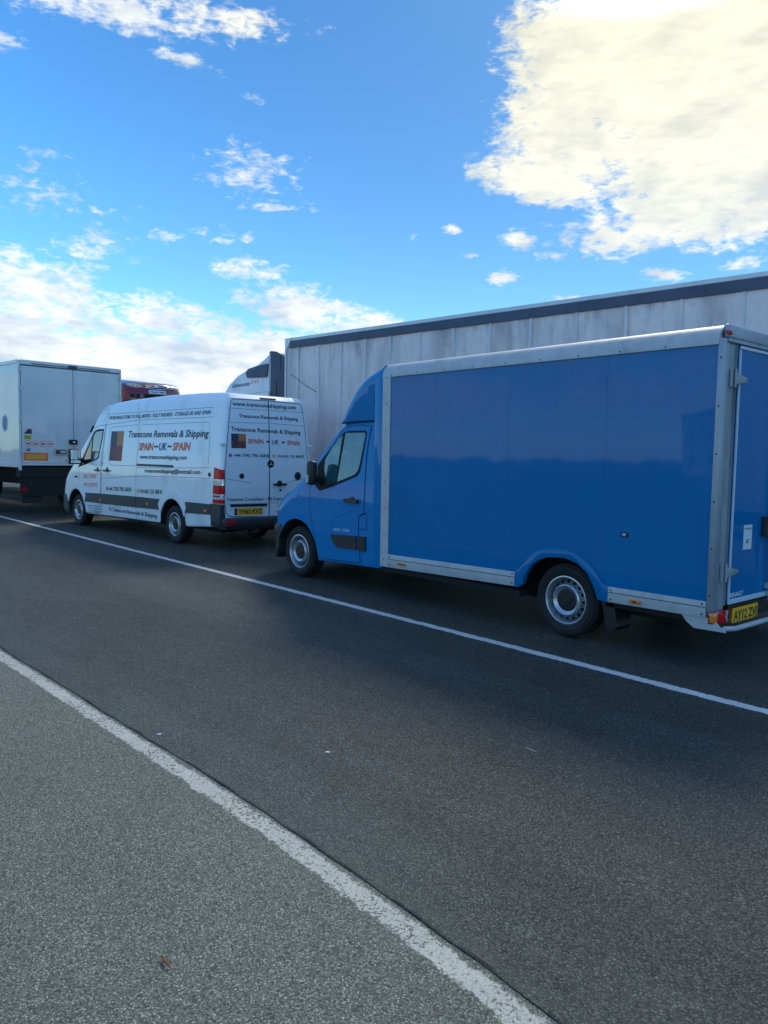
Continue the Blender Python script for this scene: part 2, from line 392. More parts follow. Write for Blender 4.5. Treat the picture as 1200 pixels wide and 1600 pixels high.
def _emit(bm, t, surf, axis, off, thick, mi):
    ax, sg = AX[axis]
    tv = t.verts[:]; fs = t.faces[:]
    if thick:
        base = {v: t.verts.new(v.co) for v in tv}
        be = [e for e in t.edges if len(e.link_faces) == 1]
        project(t, tv, surf, axis, off+thick); project(t, list(base.values()), surf, axis, off)
        for e in be:
            a, b = e.verts
            try: t.faces.new((a, b, base[b], base[a]))
            except ValueError: pass
    else: project(t, tv, surf, axis, off)
    # orientation: outward
    want = Vector((0, -sg, 0)) if ax == 1 else Vector((-sg, 0, 0))
    t.normal_update()
    if thick: bmesh.ops.recalc_face_normals(t, faces=t.faces[:]); t.normal_update()
    sm = sum((f.normal.dot(want) for f in fs), 0.)
    if sm < 0: bmesh.ops.reverse_faces(t, faces=t.faces[:])
    mp = {v: bm.verts.new(v.co) for v in t.verts if v.link_faces}
    for f in t.faces:
        try: g = bm.faces.new([mp[v] for v in f.verts]); g.material_index = mi
        except ValueError: pass
    t.free()
def dec(name, poly, surf, m, parent, axis='side', off=.003, thick=0., step=.09, smooth=30):
    bm = NB(); decal(bm, poly, surf, axis, off, thick, step); return link(name, bm, m, parent, smooth)
def strip(bm, pts, w, surf, axis='side', off=.002, mi=0, step=.15):
    """thin line of width w along a polyline"""
    P = [Vector((p[0], p[1])) for p in pts]
    for a, b in zip(P[:-1], P[1:]):
        d = (b-a); 
        if d.length < 1e-4: continue
        d.normalize(); n = Vector((-d.y, d.x))*w/2; a2 = a-d*w*.4; b2 = b+d*w*.4
        decal(bm, [a2-n, b2-n, b2+n, a2+n], surf, axis, off, 0, step, mi)
def circle(c, r, n=24, r2=None): return [(c[0]+r*math.cos(2*math.pi*k/n), c[1]+(r2 or r)*math.sin(2*math.pi*k/n)) for k in range(n)]
def rrect(x0, x1, z0, z1, r, n=4):
    o = []
    for cx, cz, a in ((x1-r, z1-r, 0), (x0+r, z1-r, 90), (x0+r, z0+r, 180), (x1-r, z0+r, 270)):
        for k in range(n+1): o.append((cx+r*math.cos(R(a+90*k/n)), cz+r*math.sin(R(a+90*k/n))))
    return o
def lettering(s, p0, p1, cap, surf, m, parent, axis='side', off=.0035, bold=.018, shear=0., name='lettering', flip=False):
    """text between p0 and p1 (baseline), capital height cap"""
    cu = bpy.data.curves.new('t', 'FONT'); cu.body = s; cu.size = 1; cu.offset = bold+.004; cu.resolution_u = 2; cu.shear = shear
    ob = bpy.data.objects.new('t', cu); COL.objects.link(ob)
    dg = bpy.context.evaluated_depsgraph_get(); me = bpy.data.meshes.new_from_object(ob.evaluated_get(dg))
    bpy.data.objects.remove(ob); bpy.data.curves.remove(cu)
    t = NB(); t.from_mesh(me); bpy.data.meshes.remove(me)
    xs = [v.co.x for v in t.verts]; x0, x1 = min(xs), max(xs)
    CAPH = .73
    for v in t.verts:
        k = (v.co.x-x0)/(x1-x0); h = v.co.y/CAPH*cap
        v.co = Vector((p0[0]+(p1[0]-p0[0])*k, 0, p0[1]+(p1[1]-p0[1])*k+h))
    bm = NB(); _emit(bm, t, surf, axis, off, 0, 0)
    return link(name, bm, m, parent)

# ------------------------------------------------------------------ wheels
def wheel(parent, x, yo, Rr, tw, rim, side=-1, holes=16, hr=.020, capm='black_plastic', hband=(.68, .93), dual=False, n=56):
    """yo = y of the outer sidewall; side -1: outer face looks to -Y"""
    c = (x, yo, Rr); s = -side      # inward direction
    e = bpy.data.objects.new('wheel', None); COL.objects.link(e); e.parent = parent; e.empty_display_size = .1
    H = Rr-rim
    bm = NB()
    prof = [(rim-.012, .03), (rim, .012), (rim+.25*H, -.004), (rim+.5*H, -.008), (rim+.52*H, -.004), (rim+.75*H, -.002), (Rr-.028, .008), (Rr-.010, .020), (Rr-.002, .034)]
    g = 5
    for k in range(g):
        a = .04+(tw-.08)*k/g; b = .04+(tw-.08)*(k+1)/g
        prof += [(Rr, a+.004), (Rr, b-.006), (Rr-.008, b-.005), (Rr-.008, b+.001)]
    prof += [(Rr-.002, tw-.034), (Rr-.010, tw-.02), (Rr-.028, tw-.008), (rim+.5*H, tw+.004), (rim, tw-.012), (rim-.012, tw-.03)]
    lathe(bm, [(r, t*s) for r, t in prof], c, n)
    for k in range(0):
        pass
    link('tyre', bm, 'rubber', e, 25)
    bm = NB()
    lathe(bm, [(r, t*s) for r, t in [(rim+.004, .014), (rim+.006, .006), (rim-.004, .004), (rim-.012, .010), (rim-.018, .03), (rim-.030, .05), (rim-.034, .085), (rim-.03, tw-.02)]], c, n)
    r_in, r_out = rim*hband[0], rim-.032
    # perforated band
    dp = .060
    def yb(r): return (dp - .030*(r_out-r)/(r_out-r_in))*s
    MM = 12
    for j in range(holes):
        a0 = 2*math.pi*j/holes; da = 2*math.pi/holes; rc = (r_in+r_out)/2+.004
        inner, outer, deep = [], [], []
        for q in range(MM):
            t = 2*math.pi*q/MM + math.pi/MM
            ct, st = math.cos(t), math.sin(t)
            rr = rc+hr*ct; aa = a0+hr*st/rc
            k = min((( r_out-rc) if ct > 0 else (rc-r_in))/max(abs(ct), 1e-6), (da/2*rc)/max(abs(st), 1e-6))
            ro = rc+k*ct; ao = a0+k*st/rc
            inner.append(bm.verts.new((c[0]+rr*math.cos(aa), c[1]+yb(rr), c[2]+rr*math.sin(aa))))
            deep.append(bm.verts.new((c[0]+rr*math.cos(aa), c[1]+yb(rr)+.012*s, c[2]+rr*math.sin(aa))))
            outer.append(bm.verts.new((c[0]+ro*math.cos(ao), c[1]+yb(ro), c[2]+ro*math.sin(ao))))
        for q in range(MM):
            w = (q+1) % MM
            for fc in (bm.faces.new((inner[q], inner[w], outer[w], outer[q])), bm.faces.new((inner[q], inner[w], deep[w], deep[q]))): fc.material_index = 1
    lathe(bm, [(r, t*s) for r, t in [(r_in+.002, .030), (r_in-.004, .014), (r_in-.016, .006), (rim*.56, .012), (rim*.50, .024), (rim*.46, .026)]], c, n)
    bmesh.ops.recalc_face_normals(bm, faces=bm.faces[:])
    link('rim', bm, ['rim_silver', 'rim_band'], e, 35)
    bm = NB()
    lathe(bm, [(r, t*s) for r, t in [(rim*.02, .010), (rim*.22, .010), (rim*.24, .016), (rim*.44, .018), (rim*.50, .030)]], c, 40)
    for q in range(5):
        a = 2*math.pi*q/5+.3; lathe(bm, [(rim*.03, .010*s), (rim*.055, .012*s), (rim*.06, .03*s)], (c[0]+rim*.33*math.cos(a), c[1], c[2]+rim*.33*math.sin(a)), 10)
    link('hub_cap', bm, capm, e, 30)
    bm = NB(); lathe(bm, [(.03, .085*s), (rim-.03, .085*s)], c, 32)
    link('brake_backing', bm, 'arch_liner', e)
    return e

# ================================================================== GROUND
def asphalt(name, base, stone, tint, scale, spread, patch, dusty=False):
    m = bpy.data.materials.new(name); m.use_nodes = True; t = m.node_tree; b = t.nodes['Principled BSDF']; Ln = t.links
    tcn = t.nodes.new('ShaderNodeTexCoord')
    def vor(sc, feat='F1'):
        v = t.nodes.new('ShaderNodeTexVoronoi'); v.feature = feat; v.inputs['Scale'].default_value = sc; Ln.new(tcn.outputs['Object'], v.inputs['Vector']); return v
    def nz(sc, det=6, ro=.6, stretch=(1, 1, 1)):
        mp = t.nodes.new('ShaderNodeMapping'); mp.inputs['Scale'].default_value = stretch; Ln.new(tcn.outputs['Object'], mp.inputs[0])
        v = t.nodes.new('ShaderNodeTexNoise'); v.inputs['Scale'].default_value = sc; v.inputs['Detail'].default_value = det; v.inputs['Roughness'].default_value = ro; Ln.new(mp.outputs[0], v.inputs['Vector']); return v.outputs[0]
    def mr(src, a, b_, c, d):
        v = t.nodes.new('ShaderNodeMapRange'); Ln.new(src, v.inputs[0])
        for i, q in enumerate((a, b_, c, d)): v.inputs[i+1].default_value = q
        return v.outputs[0]
    def ma(op, a, c):
        v = t.nodes.new('ShaderNodeMath'); v.operation = op
        for i, q in enumerate((a, c)):
            if isinstance(q, (int, float)): v.inputs[i].default_value = q
            else: Ln.new(q, v.inputs[i])
        return v.outputs[0]
    dn = t.nodes.new('ShaderNodeTexNoise'); dn.inputs['Scale'].default_value = scale*.55; dn.inputs['Detail'].default_value = 2; Ln.new(tcn.outputs['Object'], dn.inputs['Vector'])
    dv = t.nodes.new('ShaderNodeVectorMath'); dv.operation = 'MULTIPLY_ADD'; Ln.new(dn.outputs['Color'], dv.inputs[0]); dv.inputs[1].default_value = (1.1/scale,)*3; Ln.new(tcn.outputs['Object'], dv.inputs[2])
    v1 = vor(scale); v2 = vor(scale*2.3); Ln.new(dv.outputs[0], v1.inputs['Vector']); Ln.new(dv.outputs[0], v2.inputs['Vector'])
    sx = t.nodes.new('ShaderNodeSeparateColor'); Ln.new(v1.outputs['Color'], sx.inputs[0])
    sx2 = t.nodes.new('ShaderNodeSeparateColor'); Ln.new(v2.outputs['Color'], sx2.inputs[0])
    st = mr(sx.outputs[0], .35, 1., 0., 1.); st = ma('MULTIPLY', ma('POWER', st, 1.6), mr(v1.outputs['Distance'], .35, .62, 1, 0))
    st2 = mr(sx2.outputs[1], 0, 1, -.5, .5)
    lum = ma('ADD', ma('MULTIPLY', st, spread), ma('MULTIPLY', st2, spread*.35))
    gaps = mr(v1.outputs['Distance'], .45, .8, 0., .6)
    big = mr(nz(.35, 5), .35, .65, -patch, patch); big2 = mr(nz(2.4, 6, .65, (1, 2, 1)), .35, .65, -patch*.5, patch*.5)
    tot = ma('MULTIPLY', ma('ADD', ma('ADD', 1., lum), ma('ADD', big, big2)), ma('SUBTRACT', 1.0, gaps))
    tot = ma('MAXIMUM', tot, .12)
    mx = t.nodes.new('ShaderNodeMix'); mx.data_type = 'RGBA'; mx.inputs[6].default_value = (*base, 1); mx.inputs[7].default_value = (*stone, 1); Ln.new(st, mx.inputs[0])
    mu = t.nodes.new('ShaderNodeVectorMath'); mu.operation = 'SCALE'; Ln.new(mx.outputs[2], mu.inputs[0]); Ln.new(tot, mu.inputs['Scale'])
    # dusty or tinted patches
    m2 = t.nodes.new('ShaderNodeMix'); m2.data_type = 'RGBA'; Ln.new(mu.outputs[0], m2.inputs[6]); m2.inputs[7].default_value = (*tint, 1)
    Ln.new(mr(nz(.9, 6, .65), .52, .8, 0, .35), m2.inputs[0])
    fin = m2.outputs[2]
    if dusty:      # dust gathered along the seam, dark oil spots, polished wheel tracks
        sp = t.nodes.new('ShaderNodeSeparateXYZ'); Ln.new(tcn.outputs['Object'], sp.inputs[0])
        d1 = ma('MULTIPLY', mr(sp.outputs[1], 1.8, 2.7, .55, 0), mr(nz(3, 6, .65, (.5, 2, 1)), .4, .65, .2, 1))
        m3 = t.nodes.new('ShaderNodeMix'); m3.data_type = 'RGBA'; Ln.new(d1, m3.inputs[0]); Ln.new(fin, m3.inputs[6]); m3.inputs[7].default_value = (.066, .077, .066, 1)
        o1 = ma('MULTIPLY', mr(nz(1.7, 7, .7, (.8, 1.2, 1)), .60, .70, 0, .55), mr(sp.outputs[1], 3.2, 2.2, .25, 1))
        m4 = t.nodes.new('ShaderNodeMix'); m4.data_type = 'RGBA'; Ln.new(o1, m4.inputs[0]); Ln.new(m3.outputs[2], m4.inputs[6]); m4.inputs[7].default_value = (.014, .016, .015, 1)
        tr1 = mr(nz(.5, 4, .5, (.06, 1.8, 1)), .42, .62, .84, 1.2)
        sc2 = t.nodes.new('ShaderNodeVectorMath'); sc2.operation = 'SCALE'; Ln.new(m4.outputs[2], sc2.inputs[0]); Ln.new(tr1, sc2.inputs['Scale']); fin = sc2.outputs[0]
    Ln.new(fin, b.inputs['Base Color'])
    Ln.new(mr(sx.outputs[1], 0, 1, .55, .95), b.inputs['Roughness']); b.inputs['Specular IOR Level'].default_value = .35
    bp = t.nodes.new('ShaderNodeBump'); bp.inputs['Strength'].default_value = .6; bp.inputs['Distance'].default_value = .004
    Ln.new(ma('ADD', ma('MULTIPLY', mr(v1.outputs['Distance'], 0, .8, 1, 0), 1.), ma('MULTIPLY', nz(scale*1.5, 3), .6)), bp.inputs['Height']); Ln.new(bp.outputs[0], b.inputs['Normal'])
    return m
light_tar = asphalt('pale_tarmac', (.124, .131, .102), (.26, .27, .21), (.140, .144, .112), 140, .55, .12)
dark_tar = asphalt('dark_tarmac', (.0315, .0385, .0365), (.100, .115, .104), (.047, .054, .047), 125, .8, .30, True)

def gsheet(name, pts, z, m):
    bm = NB(); f = bm.faces.new([bm.verts.new((x, y, z)) for x, y in pts]); f.normal_update()
    if f.normal.z < 0: f.normal_flip()
    return struct(link(name, bm, m))
gsheet('ground', [(-1500, -1500), (1500, -1500), (1500, 1500), (-1500, 1500)], -.004, light_tar)
# seam between the two surfacings follows the near line
NLC = [(-40, 1.60), (-9, 1.62), (-6.6, 1.665), (-5, 1.72), (-3.5, 1.772), (-2.65, 1.788), (-2.0, 1.775), (-1.6, 1.757), (-1.3, 1.738), (-.8, 1.70), (0, 1.62), (3, 1.5), (30, 1.3)]
def nly(x): return float(np.interp(x, [p[0] for p in NLC], [p[1] for p in NLC]))
def wob(x, s, a): return a*(math.sin(x*s)+.6*math.sin(x*s*2.7+1.3)+.4*math.sin(x*s*6.1+.4))
xs = [-40, -30, -20, -14, -10] + [(-8+i*.05) for i in range(201)] + [3, 8, 20, 30]
edge = [(x, nly(x)+.073+wob(x, 3.1, .004)) for x in xs]
gsheet('road', edge + [(400, 1.3), (400, 400), (-800, 400), (-800, 1.6)], .0, dark_tar)
# tar seam: thin dark crack
bm = NB(); wpv = .003
for i in range(len(xs)-1):
    a, b = edge[i], edge[i+1]
    if not (-8 <= a[0] < 2): continue
    wa = wpv; wb = max(.0006, .0035+.004*math.sin(b[0]*5.3)*math.sin(b[0]*13+1)+random.uniform(-.0015, .0015)); wpv = wb
    ja, jb = wob(a[0], 23, .0022), wob(b[0], 23, .0022)
    bm.faces.new([bm.verts.new(q) for q in ((a[0], a[1]+.004+ja, .004), (b[0], b[1]+.004+jb, .004), (b[0], b[1]+.004+jb+wb, .004), (a[0], a[1]+.004+ja+wa, .004))])
bmesh.ops.recalc_face_normals(bm, faces=bm.faces[:]); struct(link('road_seam', bm, mat('seam_tar', (.022, .024, .022), .9, var=(30, .4))))

def linemat(name, col, edge, thr):
    """road paint: transparent where worn away, so the tarmac below shows"""
    m = bpy.data.materials.new(name); m.use_nodes = True; t = m.node_tree; b = t.nodes['Principled BSDF']; Ln = t.links
    tcn = t.nodes.new('ShaderNodeTexCoord')
    def nz(sc, det=6, ro=.7):
        v = t.nodes.new('ShaderNodeTexNoise'); v.inputs['Scale'].default_value = sc; v.inputs['Detail'].default_value = det; v.inputs['Roughness'].default_value = ro; Ln.new(tcn.outputs['Object'], v.inputs['Vector']); return v.outputs[0]
    def ma(op, a, c=0):
        v = t.nodes.new('ShaderNodeMath'); v.operation = op
        for i, q in enumerate((a, c)):
            if isinstance(q, (int, float)): v.inputs[i].default_value = q
            else: Ln.new(q, v.inputs[i])
        return v.outputs[0]
    def mr(src, a, b_, c, d):
        v = t.nodes.new('ShaderNodeMapRange'); Ln.new(src, v.inputs[0])
        for i, q in enumerate((a, b_, c, d)): v.inputs[i+1].default_value = q
        return v.outputs[0]
    uv = t.nodes.new('ShaderNodeSeparateXYZ'); Ln.new(tcn.outputs['UV'], uv.inputs[0])
    e = ma('SUBTRACT', 1., ma('MULTIPLY', ma('ABSOLUTE', ma('SUBTRACT', uv.outputs[1], .5)), 2.))      # 0 edge, 1 centre
    vo = t.nodes.new('ShaderNodeTexVoronoi'); vo.inputs['Scale'].default_value = 120; Ln.new(tcn.outputs['Object'], vo.inputs['Vector'])
    sc_ = t.nodes.new('ShaderNodeSeparateColor'); Ln.new(vo.outputs['Color'], sc_.inputs[0])
    rag = ma('ADD', ma('MULTIPLY', ma('SUBTRACT', nz(9), .5), 1.1), ma('MULTIPLY', ma('SUBTRACT', sc_.outputs[0], .5), .22))
    edge_f = mr(ma('ADD', e, rag), edge-.10, edge+.10, 0, 1)
    hole = mr(ma('ADD', ma('MULTIPLY', nz(2.2, 4), .5), ma('ADD', ma('MULTIPLY', sc_.outputs[1], .3), ma('MULTIPLY', nz(30, 3), .35))), thr, thr+.10, 1, .15)
    alpha = ma('MULTIPLY', edge_f, hole)
    g = mr(vo.outputs['Distance'], .45, .8, 1, .70)
    s = t.nodes.new('ShaderNodeVectorMath'); s.operation = 'SCALE'; s.inputs[0].default_value = col
    Ln.new(ma('MULTIPLY', g, ma('ADD', .74, ma('MULTIPLY', nz(4), .5))), s.inputs['Scale'])
    Ln.new(s.outputs[0], b.inputs['Base Color']); b.inputs['Roughness'].default_value = .75; Ln.new(alpha, b.inputs['Alpha'])
    bp = t.nodes.new('ShaderNodeBump'); bp.inputs['Strength'].default_value = .5; bp.inputs['Distance'].default_value = .003; Ln.new(vo.outputs['Distance'], bp.inputs['Height']); bp.invert = True; Ln.new(bp.outputs[0], b.inputs['Normal'])
    return m
def ribbon(name, cy, wd, xs, z, m, jit):
    bm = NB(); uvl = bm.loops.layers.uv.new('UVMap'); prev = None
    for x in xs:
        y = cy(x); a = bm.verts.new((x, y-wd/2+random.uniform(-jit, jit), z)); b = bm.verts.new((x, y+wd/2+random.uniform(-jit, jit), z))
        if prev:
            f = bm.faces.new((prev[0], a, b, prev[1]))
            for l, v in zip(f.loops, (0, 0, 1, 1)): l[uvl].uv = (l.vert.co.x, v)
        prev = (a, b)
    return struct(link(name, bm, m))
ribbon('edge_line', nly, .138, [-40, -30, -20, -14, -10]+[-8+i*.04 for i in range(251)]+[4, 10, 30], -.0028, linemat('worn_line_paint', (.48, .475, .41), .30, .64), .0)
ribbon('lane_line', lambda x: 5.215, .125, [-400, -150, -70, -45, -30, -22]+[-16+i*.08 for i in range(240)]+[8, 20, 100], .0022, linemat('lane_line_paint', (.64, .65, .63), .16, .80), .0)

# ================================================================== BLUE BOX VAN
def tb(z): return float(np.interp(z, [0, 1.1, 1.3, 2.05, 2.2], [0, 0, .02, .11, .13]))
bv = thing('box_van', 'bright blue box van with aluminium trim and blue cab fairing, nearest vehicle at right', 'box van', (-8.555, 5.855, 0))
BW = 2.06
D_ = 1
cab_out = [(1.70, .325, .01, 0), (.99, .30, .02, 0), (.53, .283, .02, 0, D_), (.501, .372, .02, 0, D_), (.441, .525, .02, 0, D_), (.353, .634, .02, 0, D_), (.25, .727, .02, 0, D_), (.132, .769, .02, 0, D_), (-.004, .789, .02, 0, D_),
    (-.126, .767, .02, 0, D_), (-.234, .72, .02, 0, D_), (-.33, .62, .02, 0, D_), (-.40, .5, .02, 0, D_), (-.425, .30, .02, 0), (-.57, .27, .15, .16), (-.61, .45, .20, .18), (-.615, .62, .22, .18), (-.61, .78, .22, .18), (-.59, .90, .22, .18), (-.54, .99, .20, .18),
    (-.44, 1.065, .18, .18), (-.32, 1.125, .16, .17), (-.19, 1.19, .14, .16), (-.06, 1.262, .12, .15), (.09, 1.345, .10, .14), (.20, 1.43, .08, .14), (.289, 1.504, .07, .14), (.474, 1.696, .07, .15), (.653, 1.871, .07, .16), (.80, 1.995, .07, .16), (.90, 2.05, .07, .15), (1.05, 2.085, .07, .1), (1.3, 2.11, .07, 0), (1.70, 2.12, .07, 0)]
cab = link('cab', pillow(cab_out, BW, tb), ['blue_paint', 'arch_liner'], bv, 32)
CB_ = bvh_of(cab)
# door skin with dark shut lines
Bdoor = [(1.42,2.006),(1.391,1.781),(1.391,1.539),(1.418,1.263),(1.429,0.961),(1.329,0.91),(1.326,0.664),(1.37,0.352),(0.744,0.325),(0.511,0.317),(0.476,0.474),(0.432,0.601),(0.375,0.748),(0.324,0.838),(0.301,1.215),(0.384,1.387),(0.579,1.615),(0.752,1.836),(0.822,1.944),(0.987,2.005),(1.212,2.022)]
Bwin = [(1.322,1.954),(1.347,1.928),(1.348,1.897),(1.312,1.536),(1.294,1.448),(1.237,1.394),(0.947,1.305),(0.692,1.231),(0.515,1.19),(0.411,1.252),(0.375,1.35),(0.372,1.472),(0.436,1.529),(0.532,1.619),(0.688,1.762),(0.842,1.897),(0.904,1.939),(1.005,1.956)]
for ax in ('side', 'far'):
    door = dec('door', Bdoor, CB_, 'blue_paint', bv, ax, .001, .004)
    bm = NB(); strip(bm, Bdoor+[Bdoor[0]], .008, CB_, ax, .0060)
    strip(bm, [(1.335,0.915),(1.478,0.966),(1.478,0.765),(1.334,0.767)], .007, CB_, ax, .0066)
    link('door_seal', bm, 'gap_black', door)
    fr = dec('window', Bwin, CB_, 'gap_black', door, ax, .004, .006)
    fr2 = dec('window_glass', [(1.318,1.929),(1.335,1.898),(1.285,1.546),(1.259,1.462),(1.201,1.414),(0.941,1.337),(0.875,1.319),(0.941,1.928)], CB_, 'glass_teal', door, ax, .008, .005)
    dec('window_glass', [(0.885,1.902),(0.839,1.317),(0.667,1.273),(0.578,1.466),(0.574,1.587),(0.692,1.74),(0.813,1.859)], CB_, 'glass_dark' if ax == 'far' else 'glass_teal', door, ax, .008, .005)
    bm = NB(); decal(bm, rrect(1.075, 1.335, 1.072, 1.120, .02), CB_, ax, .02, .03, .2); decal(bm, circle((1.20, 1.105), .06, 16, .045), CB_, ax, .003, .004, .2)
    link('handle', bm, 'black_plastic', door, 30)
    dec('side_moulding', [(0.783,0.651),(1.30,0.672),(1.318,.505),(0.921,0.5),(0.86,0.545),(.81,.60)], CB_, 'black_plastic', door, ax, .004, .018)
    dec('side_moulding', [(1.336,.674),(1.472,0.678),(1.476,0.497),(1.345,0.505)], CB_, 'black_plastic', bv, ax, .003, .018)
    bm = NB(); cr_ = [(0.752,0.72),(0.757,0.765),(.775,.80),(.82,.84),(0.883,0.878),(.95,.905),(1.03,0.928),(1.11,.952),(1.201,0.972),(1.28,.988),(1.368,1.0),(1.531,1.007)]
    decal(bm, [(x, z+.007) for x, z in cr_]+[(x, z-.007) for x, z in cr_[::-1]], CB_, ax, .0050, .004, .12)
    link('door_crease', bm, 'blue_paint', door, 20)
    # wheel arch lip
    bm = NB()
    tube(bm, [(x, (-.002 if ax == 'side' else BW+.002), z) for x, z in [(.535, .29), (.515, .372), (.455, .525), (.362, .645), (.257, .738), (.135, .783), (-.004, .802), (-.13, .78), (-.242, .732), (-.345, .63), (-.415, .5)]], .012, 6)
    link('wheel_arch_lip', bm, 'blue_paint', bv, 60)
bm = NB(); decal(bm, [(.83, .702), (.99, .707), (.99, .72), (.83, .716)], CB_, 'side', .0075)
lettering('dCi 125', (.83, .704), (1.15, .714), .03, CB_, 'sticker_white', bv, off=.0078, bold=.01); bm.free()
# bumper
bp_out = [(-.33, .61, .02, 0), (-.405, .49, .02, 0), (-.43, .30, .02, 0), (-.45, .22, .03, 0), (-.56, .20, .15, .17), (-.62, .30, .21, .19), (-.63, .48, .22, .19), (-.635, .64, .22, .19), (-.55, .705, .1, .1), (-.36, .70, .02, 0)]
link('front_bumper', pillow(bp_out, BW+.024, None, -.012), 'black_plastic', bv, 32)
# windscreen, headlights, grille
wsf = dec('windscreen', [(.16, 1.46), (.30, 1.40), (1.03, 1.37), (BW-.30, 1.40), (BW-.16, 1.46), (BW-.24, 1.92), (BW-.30, 1.96), (1.03, 1.99), (.30, 1.96), (.24, 1.92)], CB_, 'glass_dark', bv, 'front', .003, .004)
for s in (0, 1):
    f = (lambda y: y) if s == 0 else (lambda y: BW-y)
    pl = [(f(.06), .86), (f(.36), .80), (f(.42), .90), (f(.36), 1.02), (f(.20), 1.10), (f(.09), 1.10)]
    hl = dec('headlight', pl, CB_, 'lens_clear', bv, 'front', .004, .008, .05)
    bm = NB(); decal(bm, [(-.50, 1.025), (-.40, 1.10), (-.30, 1.145), (-.315, 1.10), (-.42, 1.0), (-.50, .90)], CB_, 'side' if s == 0 else 'far', .003, .006, .04); link('headlight_wrap', bm, 'lens_clear', hl, 40)
dec('grille', [(.45, .82), (BW-.45, .82), (BW-.5, .93), (.5, .93)], CB_, 'black_plastic', bv, 'front', .003, .01)
def plate(poly, surf, m, parent, axis, txt, p0, p1, cap, band=None):
    pl = dec('number_plate', poly, surf, m, parent, axis, .004, .006)
    lettering(txt, p0, p1, cap, surf, 'text_black', pl, axis, .0118, .02)
    if band: dec('plate_band', band, surf, 'text_navy', pl, axis, .0112)
    return pl
FB = bvh_of(bv.children[[c.name for c in bv.children].index('front_bumper')])
dec('number_plate', rrect(.77, 1.29, .42, .53, .01), FB, 'plate_white', bv, 'front', .004, .008)
# mirrors
def mirror(parent, x0, x1, z0, z1, y0, y1, ind=True, bodym='black_plastic', armx=None, army=0.05, glass=True):
    bm = NB(); box(bm, x0, x1, y0, y1, z0, z1, .045, seg=3)
    m = link('mirror', bm, bodym, parent, 50)
    bm = NB()
    if glass: box(bm, x1-.003, x1+.004, min(y0, y1)+.025, max(y0, y1)-.025, z0+.10, z1-.025, .006)
    else:
        yi = y1 if abs(y1-army) < abs(y0-army) else y0
        box(bm, x0+.02, x1-.02, yi-.003, yi+.003, z0+.10, z1-.025, .003)
    if glass: box(bm, x1-.003, x1+.004, min(y0, y1)+.025, max(y0, y1)-.025, z0+.025, z0+.085, .006)
    link('mirror_glass', bm, 'mirror_glass', m)
    bm = NB(); ax = armx or (x0+x1)/2
    inner = y1 if abs(y1-army) < abs(y0-army) else y0
    tube(bm, [(ax, inner, z0+.10), (ax-.02, army, z0+.03)], [.04, .055], 8); link('mirror_arm', bm, bodym, m, 40)
    if ind:
        o = y0 if inner == y1 else y1; sg = -1 if o < inner else 1
        bm = NB(); box(bm, x0+.02, x0+.07, o-.006, o+.006, z0+.03, z0+.13, .004); link('indicator', bm, 'lens_clear', m)
    return m
mirror(bv, .47, .60, 1.265, 1.575, -.195, -.085, armx=.54, glass=False)
mirror(bv, .47, .60, 1.265, 1.575, BW+.085, BW+.195, armx=.54, army=BW-.05, glass=False)
# roof fairing
fo = [(1.742, 2.06, .02, 0), (.84, 2.045, .02, .28), (.876, 2.126, .07, .28), (.938, 2.219, .09, .27), (1.037, 2.342, .12, .25), (1.16, 2.46, .12, .21), (1.28, 2.545, .12, .16), (1.40, 2.605, .12, .1), (1.52, 2.65, .12, .06), (1.68, 2.69, .07, 0), (1.742, 2.697, .02, 0)]
fz = lambda z: float(np.interp(z, [2.04, 2.3, 2.6], [.09, .05, .02]))
fair = link('roof_fairing', pillow(fo, BW, lambda z: fz(z)), 'blue_paint', bv, 35)
FV = bvh_of(fair)
for ax in ('side', 'far'):
    bm = NB(); decal(bm, [(1.0, 2.075), (1.55, 2.075), (1.53, 2.33), (1.38, 2.36), (1.22, 2.30), (1.10, 2.20)], FV, ax, .002, .006)
    link('fairing_panel', bm, 'blue_paint', fair, 40)
bm = NB(); strip(bm, [(.86, 2.05), (1.0, 2.058), (1.17, 2.066), (1.62, 2.066)], .012, FV, 'side', .003); link('fairing_seal', bm, 'gap_black', fair)
# bulkhead strip between cab and box
bm = NB(); prism(bm, [(1.60, .322), (1.744, .33), (1.744, 2.655), (1.66, 2.60), (1.60, 2.50)], 'xz', -.005, BW+.005, bev=.01)
link('bulkhead', bm, 'blue_paint', bv, 30)
